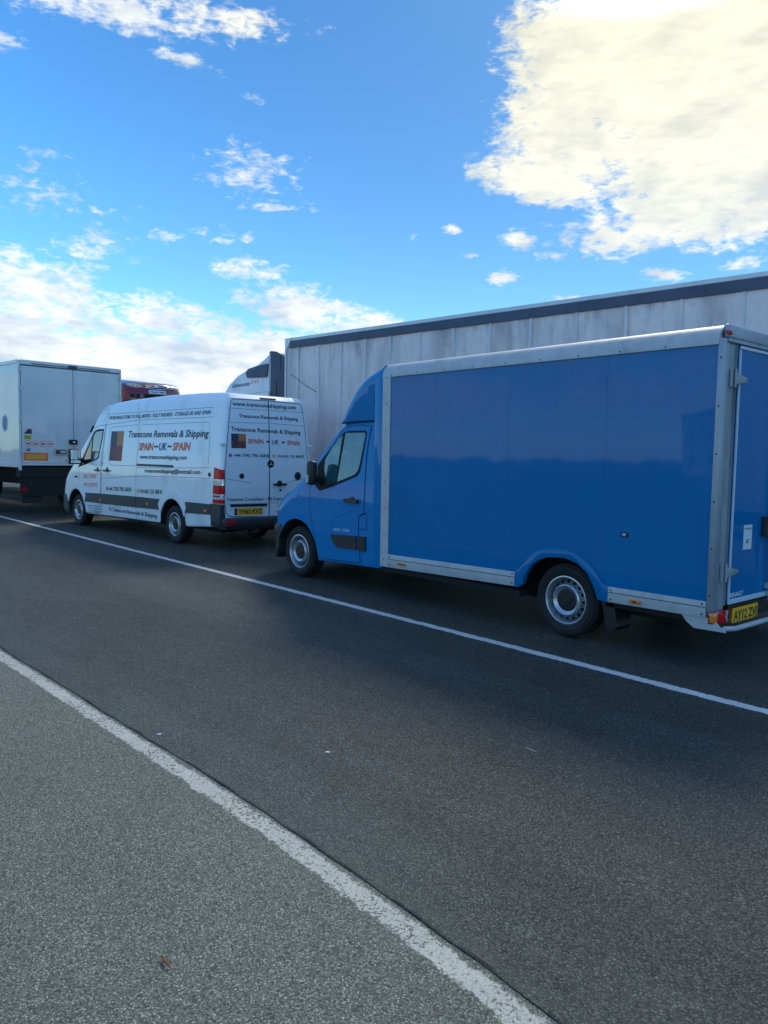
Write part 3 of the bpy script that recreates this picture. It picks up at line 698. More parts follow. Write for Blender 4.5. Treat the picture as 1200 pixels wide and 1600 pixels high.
# box body
bm = NB()
box(bm, 1.76, 5.70, .04, BW-.04, .76, 2.66); box(bm, 1.76, 3.74, .04, BW-.04, .42, .76); box(bm, 4.86, 5.70, .04, BW-.04, .45, .76); box(bm, 3.74, 4.86, .42, BW-.42, .45, .76)
link('box_body', bm, 'arch_liner', bv)
archR = [(4.713,0.417),(4.664,0.534),(4.592,0.640),(4.487,0.714),(4.347,0.747),(4.167,0.735),(4.057,0.699),(3.959,0.627),(3.898,0.531),(3.863,0.433)]
pan = [(1.875, 2.556), (5.70, 2.570), (5.70, .553), (4.808, .548), (4.811, .412)] + archR + [(3.82, .405), (3.770, .402), (3.766, .543), (1.875, .512)]
pan2 = [(x, z) for x, z in pan]
for y0, y1 in ((0.0, .035), (BW-.035, BW)):
    bm = NB(); prism(bm, pan2, 'xz', y0, y1); pn = link('side_panel', bm, 'blue_panel', bv)
    yo = y0 if y0 == 0 else y1; sg = -1 if y0 == 0 else 1
    bm = NB()
    fl = [(3.772,.555),(3.82,.585),(3.881,.648),(3.98,.747),(4.05,.787),(4.127,.813),(4.23,.826),(4.344,.826),(4.42,.815),(4.495,.793),(4.622,.721),(4.703,.635),(4.745,.576),(4.775,.556),(4.81,.553)]
    a, b = sorted((yo+sg*.002, yo+sg*.016)); prism(bm, fl+[(4.811, .410)]+archR+[(3.82, .403), (3.770, .400)], 'xz', a, b, bev=.004); link('wheel_arch', bm, 'blue_panel', bv, 30)
    for px_ in (2.60, 3.62, 4.72):
        bm = NB(); box(bm, px_-.0015, px_+.0015, *sorted((yo+sg*.0005, yo+sg*.0012)), .84 if 3.8 < px_ < 4.8 else .56, 2.55)
        link('panel_joint', bm, MT.get('panel_joint') or mk('panel_joint', (.0, .075, .24), .4, coat=.5), pn)
def rail(x0, x1, z0a, z1a, z0b, z1b, yo, sg, hd=.0):
    bm = NB(); a, b = sorted((yo-sg*.03, yo+sg*.012))
    prism(bm, [(x0, z0a), (x1, z0b), (x1, z1b), (x0, z1a)], 'xz', a, b, bev=.003)
    ga = z0a+(z1a-z0a)*.62; gb = z0b+(z1b-z0b)*.62
    a, b = sorted((yo+sg*.0125, yo+sg*.014)); prism(bm, [(x0, ga), (x1, gb), (x1, gb+.006), (x0, ga+.006)], 'xz', a, b, 1)
    k = x0+.04
    for xx in (x0+.03, x1-.03):
        for fz_ in (.2, .8):
            zz = np.interp(xx, [x0, x1], [z0a, z0b])+(z1a-z0a)*fz_
            lathe(bm, [(.0075, sg*.0155), (.009, sg*.012)], (xx, yo, zz), 8, 1)
    return bm
for yo, sg in ((0, -1), (BW, 1)):
    link('side_rail', rail(1.885, 3.767, .363, .513, .404, .545, yo, sg), ['aluminium', 'dark_steel'], bv, 30)
    link('side_rail', rail(4.810, 5.692, .412, .547, .421, .552, yo, sg), ['aluminium', 'dark_steel'], bv, 30)
    bm = NB(); a, b = sorted((yo-sg*.03, yo+sg*.014)); box(bm, 1.746, 1.882, a, b, .360, 2.558, .006)
    for zz in np.arange(.45, 2.5, .30): lathe(bm, [(.007, sg*.017), (.009, sg*.0135)], (1.815, yo, zz), 8, 1)
    link('front_post', bm, ['aluminium', 'dark_steel'], bv, 30)
    # curved cant rail along the roof edge
    bm = NB(); cy = yo-sg*.135; prof = [(cy, 2.715)]+[(cy+sg*.152*math.sin(R(t)), 2.56+.155*math.cos(R(t))) for t in range(0, 91, 15)]+[(yo+sg*.017, 2.552), (yo-sg*.02, 2.552), (cy, 2.64)]
    prism(bm, prof, 'yz', 1.745, 5.70)
    for xx in np.arange(1.9, 5.65, .42): lathe(bm, [(.006, sg*.0195), (.008, sg*.016)], (xx, yo, 2.572), 8, 1)
    link('roof_rail', bm, ['aluminium', 'dark_steel'], bv, 30)
    # rear corner post
    bm = NB(); a, b = sorted((yo-sg*.10, yo+sg*.014)); box(bm, 5.692, 5.74, a, b, .470, 2.60, .012, seg=2)
    a, b = sorted((yo-sg*.105, yo-sg*.215)); box(bm, 5.695, 5.725, a, b, .475, 2.58, .004)
    a, b = sorted((yo-sg*.216, yo-sg*.226)); box(bm, 5.70, 5.737, a, b, .50, 2.57)
    for zz in np.arange(.6, 2.5, .37): lathe(bm, [(.007, sg*.017), (.009, sg*.0135)], (5.72, yo, zz), 8, 1)
    link('rear_post', bm, ['steel_grey', 'dark_steel'], bv, 30)
    bm = NB(); y = yo-sg*.045; box(bm, 5.741, 5.755, *sorted((y-.045, y+.045)), 2.625, 2.658, .006); link('marker_lamp', bm, 'lens_red', bv)
for (xa, xb, za, zb) in ((5.025, 5.135, .44, .472), (2.07, 2.185, .413, .442)):
    bm = NB(); box(bm, xa, xb, -.030, -.012, za, zb, .005); k = link('marker_lamp', bm, 'lens_orange', bv)
    bm = NB(); box(bm, xa+.04, xa+.07, -.033, -.029, za+.008, zb-.008); link('reflector', bm, 'lens_dark_red', k)
bm = NB(); box(bm, 5.693, 5.745, .05, BW-.05, 2.60, 2.712, .02, seg=3); box(bm, 5.70, 5.755, .05, BW-.05, 2.572, 2.60, .004); link('rear_header', bm, 'steel_grey', bv, 30)
bm = NB(); box(bm, 1.745, 5.70, .13, BW-.13, 2.66, 2.705); link('roof', bm, mat('roof_skin', (.6, .62, .62), .5), bv)
# rear doors with edging, hinges, lock bars
for k, (ya, yb) in enumerate(((.235, BW/2-.005), (BW/2+.005, BW-.235))):
    bm = NB(); box(bm, 5.7, 5.75, ya, yb, .53, 2.56, .004); dr = link('rear_door', bm, 'blue_panel', bv, 30)
    bm = NB()
    box(bm, 5.745, 5.76, ya, yb, 2.535, 2.56, .003); box(bm, 5.745, 5.76, ya, yb, .508, .548, .003)
    if k == 0: box(bm, 5.745, 5.76, ya-.004, ya+.016, .55, 2.53, .003)
    else: box(bm, 5.745, 5.76, yb-.016, yb+.004, .55, 2.53, .003)
    link('door_edging', bm, mat('door_edge', (.50, .60, .68), .4), dr, 30)
    hy = .14 if k == 0 else BW-.14; sg = 1 if k == 0 else -1
    for hz in (2.30, .775):
        bm = NB()
        box(bm, 5.737, 5.76, *sorted((hy-.045*sg, hy)), hz-.07, hz+.07, .004); lathe(bm, [(.006, -.075), (.011, -.07), (.011, .07), (.006, .075)], (5.77, hy, hz), 12, 0, 'z')
        prism(bm, [(hy, hz+.05), (hy+sg*.20, hz+.012), (hy+sg*.20, hz-.02), (hy, hz-.05)], 'yz', 5.762, 5.777, bev=.003)
        lathe(bm, [(.006, .02), (.012, .012)], (5.765, hy+sg*.18, hz), 8, 0, 'x')
        link('hinge', bm, 'steel_grey', dr, 30)
    ry = .93 if k == 0 else BW-.93
    bm = NB(); tube(bm, [(5.785, ry, .47), (5.785, ry, 2.58)], .014, 10)
    for zz in (.60, 1.5, 2.4): box(bm, 5.75, 5.8, ry-.03, ry+.03, zz-.025, zz+.025, .004)
    link('lock_rod', bm, 'aluminium', dr, 40)
    bm = NB(); box(bm, 5.752, 5.815, ry-.15 if k == 0 else ry-.05, ry+.05 if k == 0 else ry+.15, 1.03, 1.20, .012); tube(bm, [(5.82, ry, 1.11), (5.84, ry, 1.11)], .035, 12)
    tube(bm, [(5.825, ry-.06, 1.0), (5.825, ry+.03, .97)], .012, 8)
    link('lock', bm, 'dark_steel', dr, 30)
st = dec('notice_sticker', [(.455, 1.140), (.610, 1.138), (.610, .934), (.455, .938)], 5.75, 'sticker_white', bv, 'rear', .002)
lettering('NOTICE', (.475, 1.10), (.595, 1.10), .014, 5.75, 'text_blue_grey', st, 'rear', .0035)
lettering('62', (.505, .99), (.555, .99), .035, 5.75, 'text_blue_grey', st, 'rear', .0035)
lettering('RENAULT', (.262, .562), (.50, .565), .036, 5.75, 'text_white', bv, 'rear', .003, .02)
# rear light cluster, plate, step bar
for s in (0, 1):
    f = (lambda a, b: (a, b)) if s == 0 else (lambda a, b: (BW-b, BW-a))
    bm = NB(); box(bm, 5.70, 5.765, *f(.0, .285), .365, .478, .012, seg=2); tl = link('tail_lamp', bm, 'lens_dark_red', bv, 40)
    bm = NB(); box(bm, 5.715, 5.773, *f(-.006, .045), .380, .468, .015, seg=3); link('indicator_lens', bm, 'lens_orange', tl, 40)
    bm = NB(); box(bm, 5.755, 5.771, *f(.05, .19), .372, .471, .01, seg=2); link('stop_lens', bm, 'lens_red', tl, 40)
    yy = .222 if s == 0 else BW-.222
    bm = NB(); prism(bm, [(yy+.045*math.cos(t), .42+.048*math.sin(t)) for t in [R(a) for a in range(100, 261, 20)]]+[(yy-.008+.018*math.cos(t), .42+.040*math.sin(t)) for t in [R(a) for a in range(260, 99, -20)]], 'yz', 5.761, 5.773); link('reversing_lens', bm, 'lens_clear', tl)
    bm = NB(); yq = (.0, .012) if s == 0 else (BW-.012, BW)
    prism(bm, [(5.49, .418), (5.70, .425), (5.76, .405), (5.86, .33), (5.60, .325), (5.53, .37)], 'xz', *yq)
    for q in ((5.56, .39), (5.70, .38)): lathe(bm, [(.006, -.004), (.010, -.001)], (q[0], yq[0], q[1]), 8)
    link('bumper_bracket', bm, 'aluminium', bv)
    bm = NB(); a, b = (.06, .30) if s == 0 else (BW-.30, BW-.06)
    prism(bm, [(4.70, .41), (4.83, .41), (4.87, .19), (4.84, .15), (4.78, .14), (4.755, .17)], 'xz', a, b, bev=.004); link('mudflap', bm, 'black_plastic', bv)
bm = NB(); prism(bm, [(.297, .352), (.297, .472), (.755, .472), (.755, .352)], 'yz', 5.76, 5.768); pl = link('number_plate', bm, 'plate_yellow', bv)
lettering('AY12 ZVJ', (.318, .372), (.735, .372), .078, 5.768, 'text_black', pl, 'rear', .002, .022)
bm = NB(); tube(bm, [(5.845, .0, .36), (5.875, .12, .352), (5.88, BW/2, .352), (5.875, BW-.12, .352), (5.845, BW, .36)], .021, 10); link('step_bar', bm, 'aluminium', bv, 50)
bm = NB(); box(bm, 5.60, 5.735, .30, BW-.3, .36, .50, .01); link('rear_sill', bm, 'black_plastic', bv)
bm = NB(); box(bm, 4.913, 4.984, -.008, .001, .993, 1.036, .004); sk = link('socket', bm, 'black_plastic', bv)
bm = NB(); box(bm, 4.93, 4.965, -.014, -.007, 1.003, 1.027, .003); link('socket_plug', bm, 'aluminium', sk)
# chassis
bm = NB(); box(bm, -.35, 5.5, .35, .55, .26, .42); box(bm, -.35, 5.5, BW-.55, BW-.35, .26, .42); box(bm, 1.75, 3.8, .03, BW-.03, .30, .362); box(bm, 4.75, 5.6, .06, BW-.06, .36, .42); box(bm, -.3, 1.6, .30, BW-.3, .25, .9)
box(bm, 2.2, 3.3, .5, 1.5, .24, .32); tube(bm, [(0, .2, .345), (0, BW-.2, .345)], .05); tube(bm, [(4.332, .2, .345), (4.332, BW-.2, .345)], .06)
link('chassis', bm, 'arch_liner', bv)
for x in (0, 4.332):
    wheel(bv, x-.005, .045, .345, .215, .222, -1, 16, .0165); wheel(bv, x-.005, BW-.045, .345, .215, .222, 1, 16, .0165)

# ================================================================== WHITE PANEL VAN
TWX = [0, .5, .9, 1.3, 1.61, 2.17, 2.48, 2.58, 2.70]; TWY = [.03, .0, .0, .01, .04, .10, .14, .17, .26]
def tw(z):
    return float(sum(np.interp(z+d, TWX, TWY) for d in (-.08, -.04, 0, .04, .08))/5)
wv = thing('panel_van', 'white high-roof panel van with removals lettering, in front of the blue van', 'van', (-17.301, 5.972, 0), .054)
WW = 1.95
def arc(cx, cz, r, a0, a1, n=10): return [(cx+r*math.cos(R(a0+(a1-a0)*k/n)), cz+r*math.sin(R(a0+(a1-a0)*k/n))) for k in range(n+1)]
wo = [(5.84, .50, .04, 0), (5.60, .40, .03, 0), (4.80, .345, .02, 0)]
wo += [(x, z, .015, 0, 1) for x, z in arc(4.29, .36, .45, 0, 180)]
wo += [(3.80, .335, .02, 0), (2.5, .325, .02, 0), (1.28, .313, .02, 0), (.56, .30, .02, 0)]
wo += [(x, z, .015, 0, 1) for x, z in arc(.03, .36, .45, -3, 183)]
wo += [(-.62, .26, .1, .12), (-.80, .30, .18, .16), (-.84, .45, .22, .17), (-.83, .62, .22, .17), (-.80, .80, .22, .17), (-.755, .95, .22, .17), (-.68, 1.08, .2, .17), (-.56, 1.19, .18, .17), (-.38, 1.29, .14, .16), (-.22, 1.385, .10, .15),
       (-.01, 1.575, .08, .15), (.22, 1.77, .08, .15), (.466, 1.975, .08, .15), (.62, 2.11, .08, .16), (.73, 2.23, .08, .16), (.82, 2.35, .08, .16), (.91, 2.46, .08, .15), (1.02, 2.55, .08, .14), (1.18, 2.615, .08, .1), (1.5, 2.655, .08, .04), (2.2, 2.69, .08, 0), (3.5, 2.715, .08, 0), (4.9, 2.705, .08, 0), (5.6, 2.68, .08, 0),
       (5.76, 2.655, .055, -.03), (5.84, 2.58, .055, -.03), (5.865, 2.2, .055, -.03), (5.885, 1.6, .055, -.03), (5.895, 1.0, .055, -.03), (5.885, .56, .05, -.03)]
wb = link('body', pillow(wo, WW, tw, step=.11), ['white_paint', 'arch_liner'], wv, 33)
WB = bvh_of(wb)
def wl(name, lines, w=.008, m='gap_black', parent=None, axis='side', off=.0022):
    bm = NB()
    for l in lines: strip(bm, l, w, WB, axis, off)
    return link(name, bm, m, parent or wv)
Wwin = [(1.239,2.114),(1.232,1.95),(1.139,1.608),(1.133,1.523),(1.065,1.476),(0.103,1.285),(0.374,1.557),(0.72,1.99),(.78,2.06),(0.925,2.104)]
Wdoor = [(1.305,2.198),(1.294,1.964),(1.255,1.609),(1.264,1.397),(1.259,1.042),(1.233,0.355),(0.504,0.32),(0.42,0.60),(0.33,0.73),(0.196,.86),(0.15,1.20),(0.12,1.31),(0.374,1.59),(0.70,2.03),(0.80,2.13),(0.95,2.18)]
seam2 = [(2.62, 2.60), (2.679,2.546),(2.80,2.264),(2.84,1.887),(2.85,1.43),(2.85,1.079),(2.861,0.595),(2.864,0.345)]
for ax in ('side', 'far'):
    fd = dec('front_door', Wdoor, WB, 'white_paint', wv, ax, .0, .003)
    wl('door_gap', [Wdoor+[Wdoor[0]]], .008, parent=fd, axis=ax, off=.0045)
    dec('window', Wwin, WB, 'gap_black', fd, ax, .002, .005)
    dec('window_glass', [(1.205,2.075),(1.20,1.95),(1.112,1.608),(1.10,1.53),(1.05,1.500),(0.781,1.443),(0.785,1.968),(0.88,2.054)], WB, 'glass_pale', fd, ax, .006, .003)
    dec('window_glass', [(0.735,1.93),(0.728,1.434),(0.33,1.354),(0.45,1.555)], WB, 'glass_dark', fd, ax, .006, .003)
    bm = NB(); decal(bm, rrect(1.0, 1.235, 1.228, 1.262, .015), WB, ax, .018, .025, .3); decal(bm, circle((1.10, 1.262), .05, 14), WB, ax, .003, .003, .3); link('handle', bm, 'black_plastic', fd, 30)
# pressed panel outlines, gutters and shut lines on the near side, sliding door
sdo = [(1.32, 2.20), (1.30, 1.6), (1.29, 1.0), (1.27, .36), (2.864, .345), (2.861, .595), (2.85, 1.079), (2.85, 1.43), (2.84, 1.887), (2.80, 2.264), (2.76, 2.35), (1.36, 2.33)]
wl('door_gap', [[(1.36, 2.60), (1.39, 2.415), (1.34, 2.19), (1.30, 1.6), (1.29, 1.0), (1.27, .36)], seam2], .008)
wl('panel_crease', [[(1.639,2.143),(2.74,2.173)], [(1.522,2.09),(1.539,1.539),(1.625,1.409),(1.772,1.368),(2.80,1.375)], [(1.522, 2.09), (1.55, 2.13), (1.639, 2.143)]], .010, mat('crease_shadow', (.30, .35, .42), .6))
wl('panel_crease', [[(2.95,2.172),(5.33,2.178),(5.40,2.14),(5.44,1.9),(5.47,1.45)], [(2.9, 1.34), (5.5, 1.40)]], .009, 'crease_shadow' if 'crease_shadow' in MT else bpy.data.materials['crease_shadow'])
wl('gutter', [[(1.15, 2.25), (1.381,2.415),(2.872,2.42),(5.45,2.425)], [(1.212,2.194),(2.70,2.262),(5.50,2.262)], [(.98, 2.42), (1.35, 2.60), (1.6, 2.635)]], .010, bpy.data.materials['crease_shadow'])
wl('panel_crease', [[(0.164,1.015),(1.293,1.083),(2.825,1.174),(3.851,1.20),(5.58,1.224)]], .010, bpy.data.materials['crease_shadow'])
bm = NB(); decal(bm, [(2.866, 1.378), (4.279, 1.378), (4.279, 1.418), (2.866, 1.418)], WB, 'side', .003, .010); link('slide_rail', bm, 'grey_plastic', wv)
bm = NB(); decal(bm, rrect(1.44, 1.68, 1.228, 1.268, .015), WB, 'side', .018, .025, .3); decal(bm, circle((1.56, 1.265), .055, 14), WB, 'side', .003, .003, .3); link('handle', bm, 'black_plastic', wv, 30)
for q, r in (((5.536, 1.284), .034),): bm = NB(); decal(bm, circle(q, r, 16), WB, 'side', .001, .012, .3); link('filler_cap', bm, 'black_plastic', wv)
bm = NB(); decal(bm, circle((1.28, 1.40), .012, 10), WB, 'side', .006, .006, .3); link('door_lock', bm, 'black_plastic', wv)
# lower mouldings and flares
for ax in ('side', 'far'):
    for poly in ([(.50, .745), (1.262, .764), (1.262, .556), (.44, .556), (.48, .60)], [(1.28, .764), (2.855, .779), (2.855, .568), (1.28, .556)], [(2.873, .779), (3.80, .782), (3.845, .60), (3.845, .585), (2.873, .568)],
                 [(4.76, .783), (5.585, .786), (5.585, .610), (4.725, .585), (4.74, .63)]):
        dec('side_moulding', poly, WB, 'grey_plastic', wv, ax, .002, .012)
    for cx in (.03, 4.29):
        ring = arc(cx, .36, .455, 20, 160, 14)+arc(cx, .39, .585, 150, 30, 14)
        dec('wheel_arch', ring, WB, 'white_paint', wv, ax, .001, .022, .07)
    for q in ((1.273, .632), (3.345, .665), (5.44, .668)):
        dec('marker_lamp', rrect(q[0]-.04, q[0]+.04, q[1]-.022, q[1]+.022, .008), WB, 'lens_orange', wv, ax, .013, .008)
    ind = dec('side_indicator', [(-.10, 1.075), (-.02, 1.055), (.10, 1.075), (.02, 1.10)], WB, 'gap_black', wv, ax, .001, .012, .03)
    dec('indicator_lens', [(-.115, 1.072), (-.03, 1.062), (-.05, 1.09)], WB, 'lens_orange', ind, ax, .014, .002, .03)
# front bumper
link('front_bumper', pillow([(-.36, .60, .02, 0), (-.43, .42, .02, 0), (-.43, .24, .03, 0), (-.62, .22, .12, .13), (-.83, .28, .2, .17), (-.87, .45, .23, .18), (-.86, .66, .23, .18), (-.70, .73, .12, .1), (-.40, .72, .03, 0)], WW+.02, None, -.01), 'grey_plastic', wv, 32)
dec('windscreen', [(.13, 1.47), (.30, 1.42), (WW/2, 1.40), (WW-.30, 1.42), (WW-.13, 1.47), (WW-.25, 2.12), (WW/2, 2.18), (.25, 2.12)], WB, 'glass_dark', wv, 'front', .002, .004)
bm = NB(); 
for a, b in ((.30, .12), (WW-.30, WW-.12)): pass
bm = NB(); prism(bm, [(.50, 2.05), (.66, 2.19), (.70, 2.19), (.62, 2.07)], 'xz', .10, WW-.10); link('sun_visor', bm, 'gap_black', wv)
dec('grille', [(.55, .80), (WW-.55, .80), (WW-.50, 1.05), (.50, 1.05)], WB, 'black_plastic', wv, 'front', .002, .01)
for s in (0, 1):
    f = (lambda y: y) if s == 0 else (lambda y: WW-y)
    dec('headlight', [(f(.06), .86), (f(.40), .80), (f(.44), .95), (f(.36), 1.10), (f(.12), 1.16), (f(.07), 1.10)], WB, 'lens_clear', wv, 'front', .003, .008, .06)
mirror(wv, .42, .55, 1.36, 1.69, -.36, -.10, ind=True, armx=.48)
mirror(wv, .42, .55, 1.36, 1.69, WW+.10, WW+.36, armx=.48, army=WW-.05)
# side graphics
fx0, fx1, fz0, fz1 = 1.615, 2.185, 1.457, 2.058; fxm, fzm = 1.90, 1.763
fl = dec('flag_graphic', [(fx0, fzm), (fxm, fzm), (fxm, fz1), (fx0, fz1)], WB, 'flag_navy', wv, 'side', .003)
dec('flag_quarter', [(fxm, fzm), (fx1, fzm), (fx1, fz1), (fxm, fz1)], WB, 'flag_tan', fl, 'side', .003)
dec('flag_quarter', [(fx0, fz0), (fxm, fz0), (fxm, fzm), (fx0, fzm)], WB, 'flag_plum', fl, 'side', .003)
dec('flag_quarter', [(fxm, fz0), (fx1, fz0), (fx1, fzm), (fxm, fzm)], WB, 'flag_red', fl, 'side', .003)
T = lambda s, p0, p1, cap, m='text_black', **k: lettering(s, p0, p1, cap, WB, m, wv, **k)
T('FROM SINGLE ITEMS TO FULL MOVES - FULLY INSURED - STORAGE UK AND SPAIN', (1.44, 2.302), (5.40, 2.312), .072, 'text_blue_grey', shear=.25)
T('Transcone Removals & Shipping', (2.389, 1.931), (5.40, 1.924), .130, shear=.12)
T('SPAIN', (2.885, 1.680), (3.477, 1.684), .142, 'text_orange', bold=.034, shear=.12); T('UK', (3.693, 1.686), (3.985, 1.688), .138, 'text_navy', bold=.025, shear=.12); T('SPAIN', (4.204, 1.689), (4.833, 1.693), .142, 'text_orange', bold=.034, shear=.12)
def dash(parent, x0, x1, z, surf, axis, h=.022):
    d = dec('arrow_dash', [(x0, z), (x0+.035, z+h*1.4), (x0+.035, z+h*.7), (x1-.035, z+h*.7), (x1-.035, z+h*1.4), (x1, z), (x1-.035, z-h*1.4), (x1-.035, z-h*.7), (x0+.035, z-h*.7), (x0+.035, z-h*1.4)], surf, 'text_black', parent, axis, .0032 if axis == 'side' else .0064)
dash(wv, 3.50, 3.66, 1.752, WB, 'side'); dash(wv, 4.0, 4.165, 1.756, WB, 'side')
T('www.transconeshipping.com', (2.96, 1.520), (4.735, 1.527), .078)
T('transconeshipping@hotmail.com', (3.199, 1.258), (5.236, 1.284), .078)
def phone(txt, p0, p1, cap, surf, axis, icon):
    w_ = cap*.9
    T(txt, (p0[0]+w_*1.3, p0[1]), (p1[0]-w_*1.3, p1[1]), cap, axis=axis)
    dec('phone_icon', rrect(p0[0], p0[0]+w_, p0[1], p0[1]+cap, cap*.3), surf, icon, wv, axis, .0032); dec('phone_icon', rrect(p1[0]-w_, p1[0], p1[1], p1[1]+cap, cap*.3), surf, 'green_icon', wv, axis, .0032)
phone('+44 7742 796 568', (1.531, .838), (2.658, .866), .085, WB, 'side', 'pink_icon'); phone('+34 603 135 486', (2.90, .852), (3.90, .876), .082, WB, 'side', 'yellow_icon')
T('CALL TODAY', (.363, 1.058), (1.057, 1.082), .085, 'text_orange', off=.0048); T('FOR A QUOTE', (.40, .880), (1.081, .899), .082, 'text_orange', off=.0048)
T('N Transcone Removals & Shipping', (1.66, .430), (3.70, .424), .078, bold=.015)
for i, s in enumerate(('Customs Compliant', 'Full Loads', 'Transcone Removals')): T(s, (.60+.03*i, .470-.055*i), (1.20, .472-.055*i), .032, 'text_blue_grey', off=.0048)
# rear: doors, lettering, lamps
RX = lambda s, p0, p1, cap, m='text_black', **k: lettering(s, p0, p1, cap, WB, m, wv, axis='rear', **k)
cy = .962
def rdoor(ya, yb, yat, ybt):
    return [(ya+.05, .592), (yb, .592), (yb, 2.555) if yb == yb else 0]
L_door = [(.175, .592), (cy-.004, .562), (cy-.004, 2.567), (.25, 2.555), (.222, 2.51), (.172, 2.2), (.125, 1.76), (.085, 1.38), (.075, .85), (.105, .66)]
R_door = [(2*cy-y, z) for y, z in L_door][::-1]
for dd in (L_door, R_door):
    rd = dec('rear_door', dd, WB, 'white_paint', wv, 'rear', .0, .004)
    wl('door_gap', [dd+[dd[0]]], .010, parent=rd, axis='rear', off=.0055)
    sgn = 1 if dd is L_door else -1; q = (lambda y: y) if dd is L_door else (lambda y: 2*cy-y)
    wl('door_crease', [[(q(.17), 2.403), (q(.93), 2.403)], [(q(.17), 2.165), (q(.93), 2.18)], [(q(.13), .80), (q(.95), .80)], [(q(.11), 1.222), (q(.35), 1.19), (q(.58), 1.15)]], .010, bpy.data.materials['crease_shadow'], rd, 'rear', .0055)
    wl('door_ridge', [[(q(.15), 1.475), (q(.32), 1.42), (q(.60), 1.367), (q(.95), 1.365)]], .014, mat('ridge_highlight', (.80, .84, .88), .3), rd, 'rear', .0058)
    for hz in (1.80, .92):
        bm = NB(); yy = q(.06); box(bm, 5.83, 5.905, *sorted((yy-.055, yy+.06)), hz-.028, hz+.028, .012, seg=2); link('hinge', bm, 'white_paint', rd, 40)
bm = NB(); decal(bm, rrect(1.035, 1.31, 1.10, 1.137, .016), WB, 'rear', .02, .03, .4); decal(bm, circle((1.18, 1.135), .055, 14), WB, 'rear', .004, .004, .4); decal(bm, circle((1.196, 1.018), .022, 12), WB, 'rear', .004, .008, .4)
link('handle', bm, 'black_plastic', wv, 30)
for c, r in (((.40, 1.27), .046), ((1.585, 1.264), .072)):
    bm = NB(); decal(bm, circle(c, r, 20), WB, 'rear', .004, .008, .4); k = link('door_stop', bm, 'grey_plastic', wv, 30)
    bm = NB(); decal(bm, circle(c, r*.45, 14), WB, 'rear', .012, .006, .4); link('door_stop_centre', bm, 'gap_black', k, 30)
bm = NB(); decal(bm, circle((.987, 1.479), .066, 28), WB, 'rear', .006, .010, .4); bd = link('badge', bm, 'gap_black', wv, 30)
bm = NB()
for a in (90, 210, 330):
    ax_ = (.987+.056*math.cos(R(a)), 1.479+.056*math.sin(R(a))); pa = R(a+90)
    decal(bm, [(.987+.011*math.cos(pa), 1.479+.011*math.sin(pa)), ax_, (.987-.011*math.cos(pa), 1.479-.011*math.sin(pa)), (.987-.01*math.cos(R(a)), 1.479-.01*math.sin(R(a)))], WB, 'rear', .0165, .003, .4)
link('badge_star', bm, 'chrome', bd)
RX('www.transconeshipping.com', (.246, 2.449), (1.565, 2.452), .072, off=.0062); RX('Transcone Removals & Shipping', (.359, 2.256), (1.607, 2.251), .062, off=.0062); RX('Transcone Removals & Shipping', (.207, 2.025), (1.657, 2.007), .074, bold=.018, off=.0062)
f0 = dec('flag_graphic', [(.207, 1.86), (.345, 1.86), (.345, 1.982), (.207, 1.982)], WB, 'flag_navy', wv, 'rear', .006)
for (a, b, c, d, m) in ((.345, .49, 1.86, 1.982, 'flag_tan'), (.207, .345, 1.737, 1.86, 'flag_plum'), (.345, .49, 1.737, 1.86, 'flag_red')):
    dec('flag_quarter', [(a, c), (b, c), (b, d), (a, d)], WB, m, f0, 'rear', .006)
RX('SPAIN', (.527, 1.820), (.842, 1.828), .080, 'text_orange', bold=.028, off=.0062); RX('UK', (1.021, 1.819), (1.170, 1.823), .078, 'text_navy', bold=.02, off=.0062); RX('SPAIN', (1.351, 1.818), (1.636, 1.815), .076, 'text_orange', bold=.028, off=.0062)
dash(wv, .895, .975, 1.862, WB, 'rear', .016); dash(wv, 1.225, 1.30, 1.858, WB, 'rear', .016)
for o in wv.children:
    pass
RX('+44 7742 796 568', (.248, 1.592), (.88, 1.592), .056, off=.0062, bold=.018); RX('+34 603 135 486', (1.12, 1.592), (1.655, 1.590), .050, off=.0062, bold=.015)
for c, m in (((.185, 1.617), 'pink_icon'), ((.925, 1.617), 'green_icon'), ((1.055, 1.617), 'yellow_icon'), ((1.70, 1.615), 'green_icon')): dec('phone_icon', rrect(c[0]-.028, c[0]+.028, c[1]-.028, c[1]+.028, .014), WB, m, wv, 'rear', .006)
RX('Customs Compliant - All Customs Paperwork', (.12, .855), (1.78, .835), .056, off=.0062, bold=.014)
RX('CALL TODAY', (1.13, .70), (1.70, .70), .055, 'text_orange', off=.0062, bold=.008); RX('FOR A QUOTE', (1.12, .62), (1.70, .62), .055, 'text_orange', off=.0062, bold=.008)
dec('plate_lamp_bar', [(.185, .755), (.905, .75), (.905, .79), (.185, .795)], WB, 'gap_black', wv, 'rear', .004, .02)
wp = dec('number_plate', [(.262, .610), (.826, .606), (.826, .722), (.262, .726)], WB, 'plate_yellow', wv, 'rear', .005, .006)
dec('plate_band', [(.262, .610), (.312, .610), (.312, .7255), (.262, .726)], WB, 'text_navy', wp, 'rear', .0125)
lettering('YH62 KVZ', (.335, .630), (.808, .628), .075, WB, 'text_black', wp, 'rear', .0125, .022)
bm = NB(); lathe(bm, [(.001, 0), (.02, 0)], (0, 0, -5), 6); bm.free()
# high brake light
bm = NB(); box(bm, 5.80, 5.875, .80, 1.13, 2.585, 2.615, .01); link('brake_lamp', bm, 'lens_dark_red', wv)
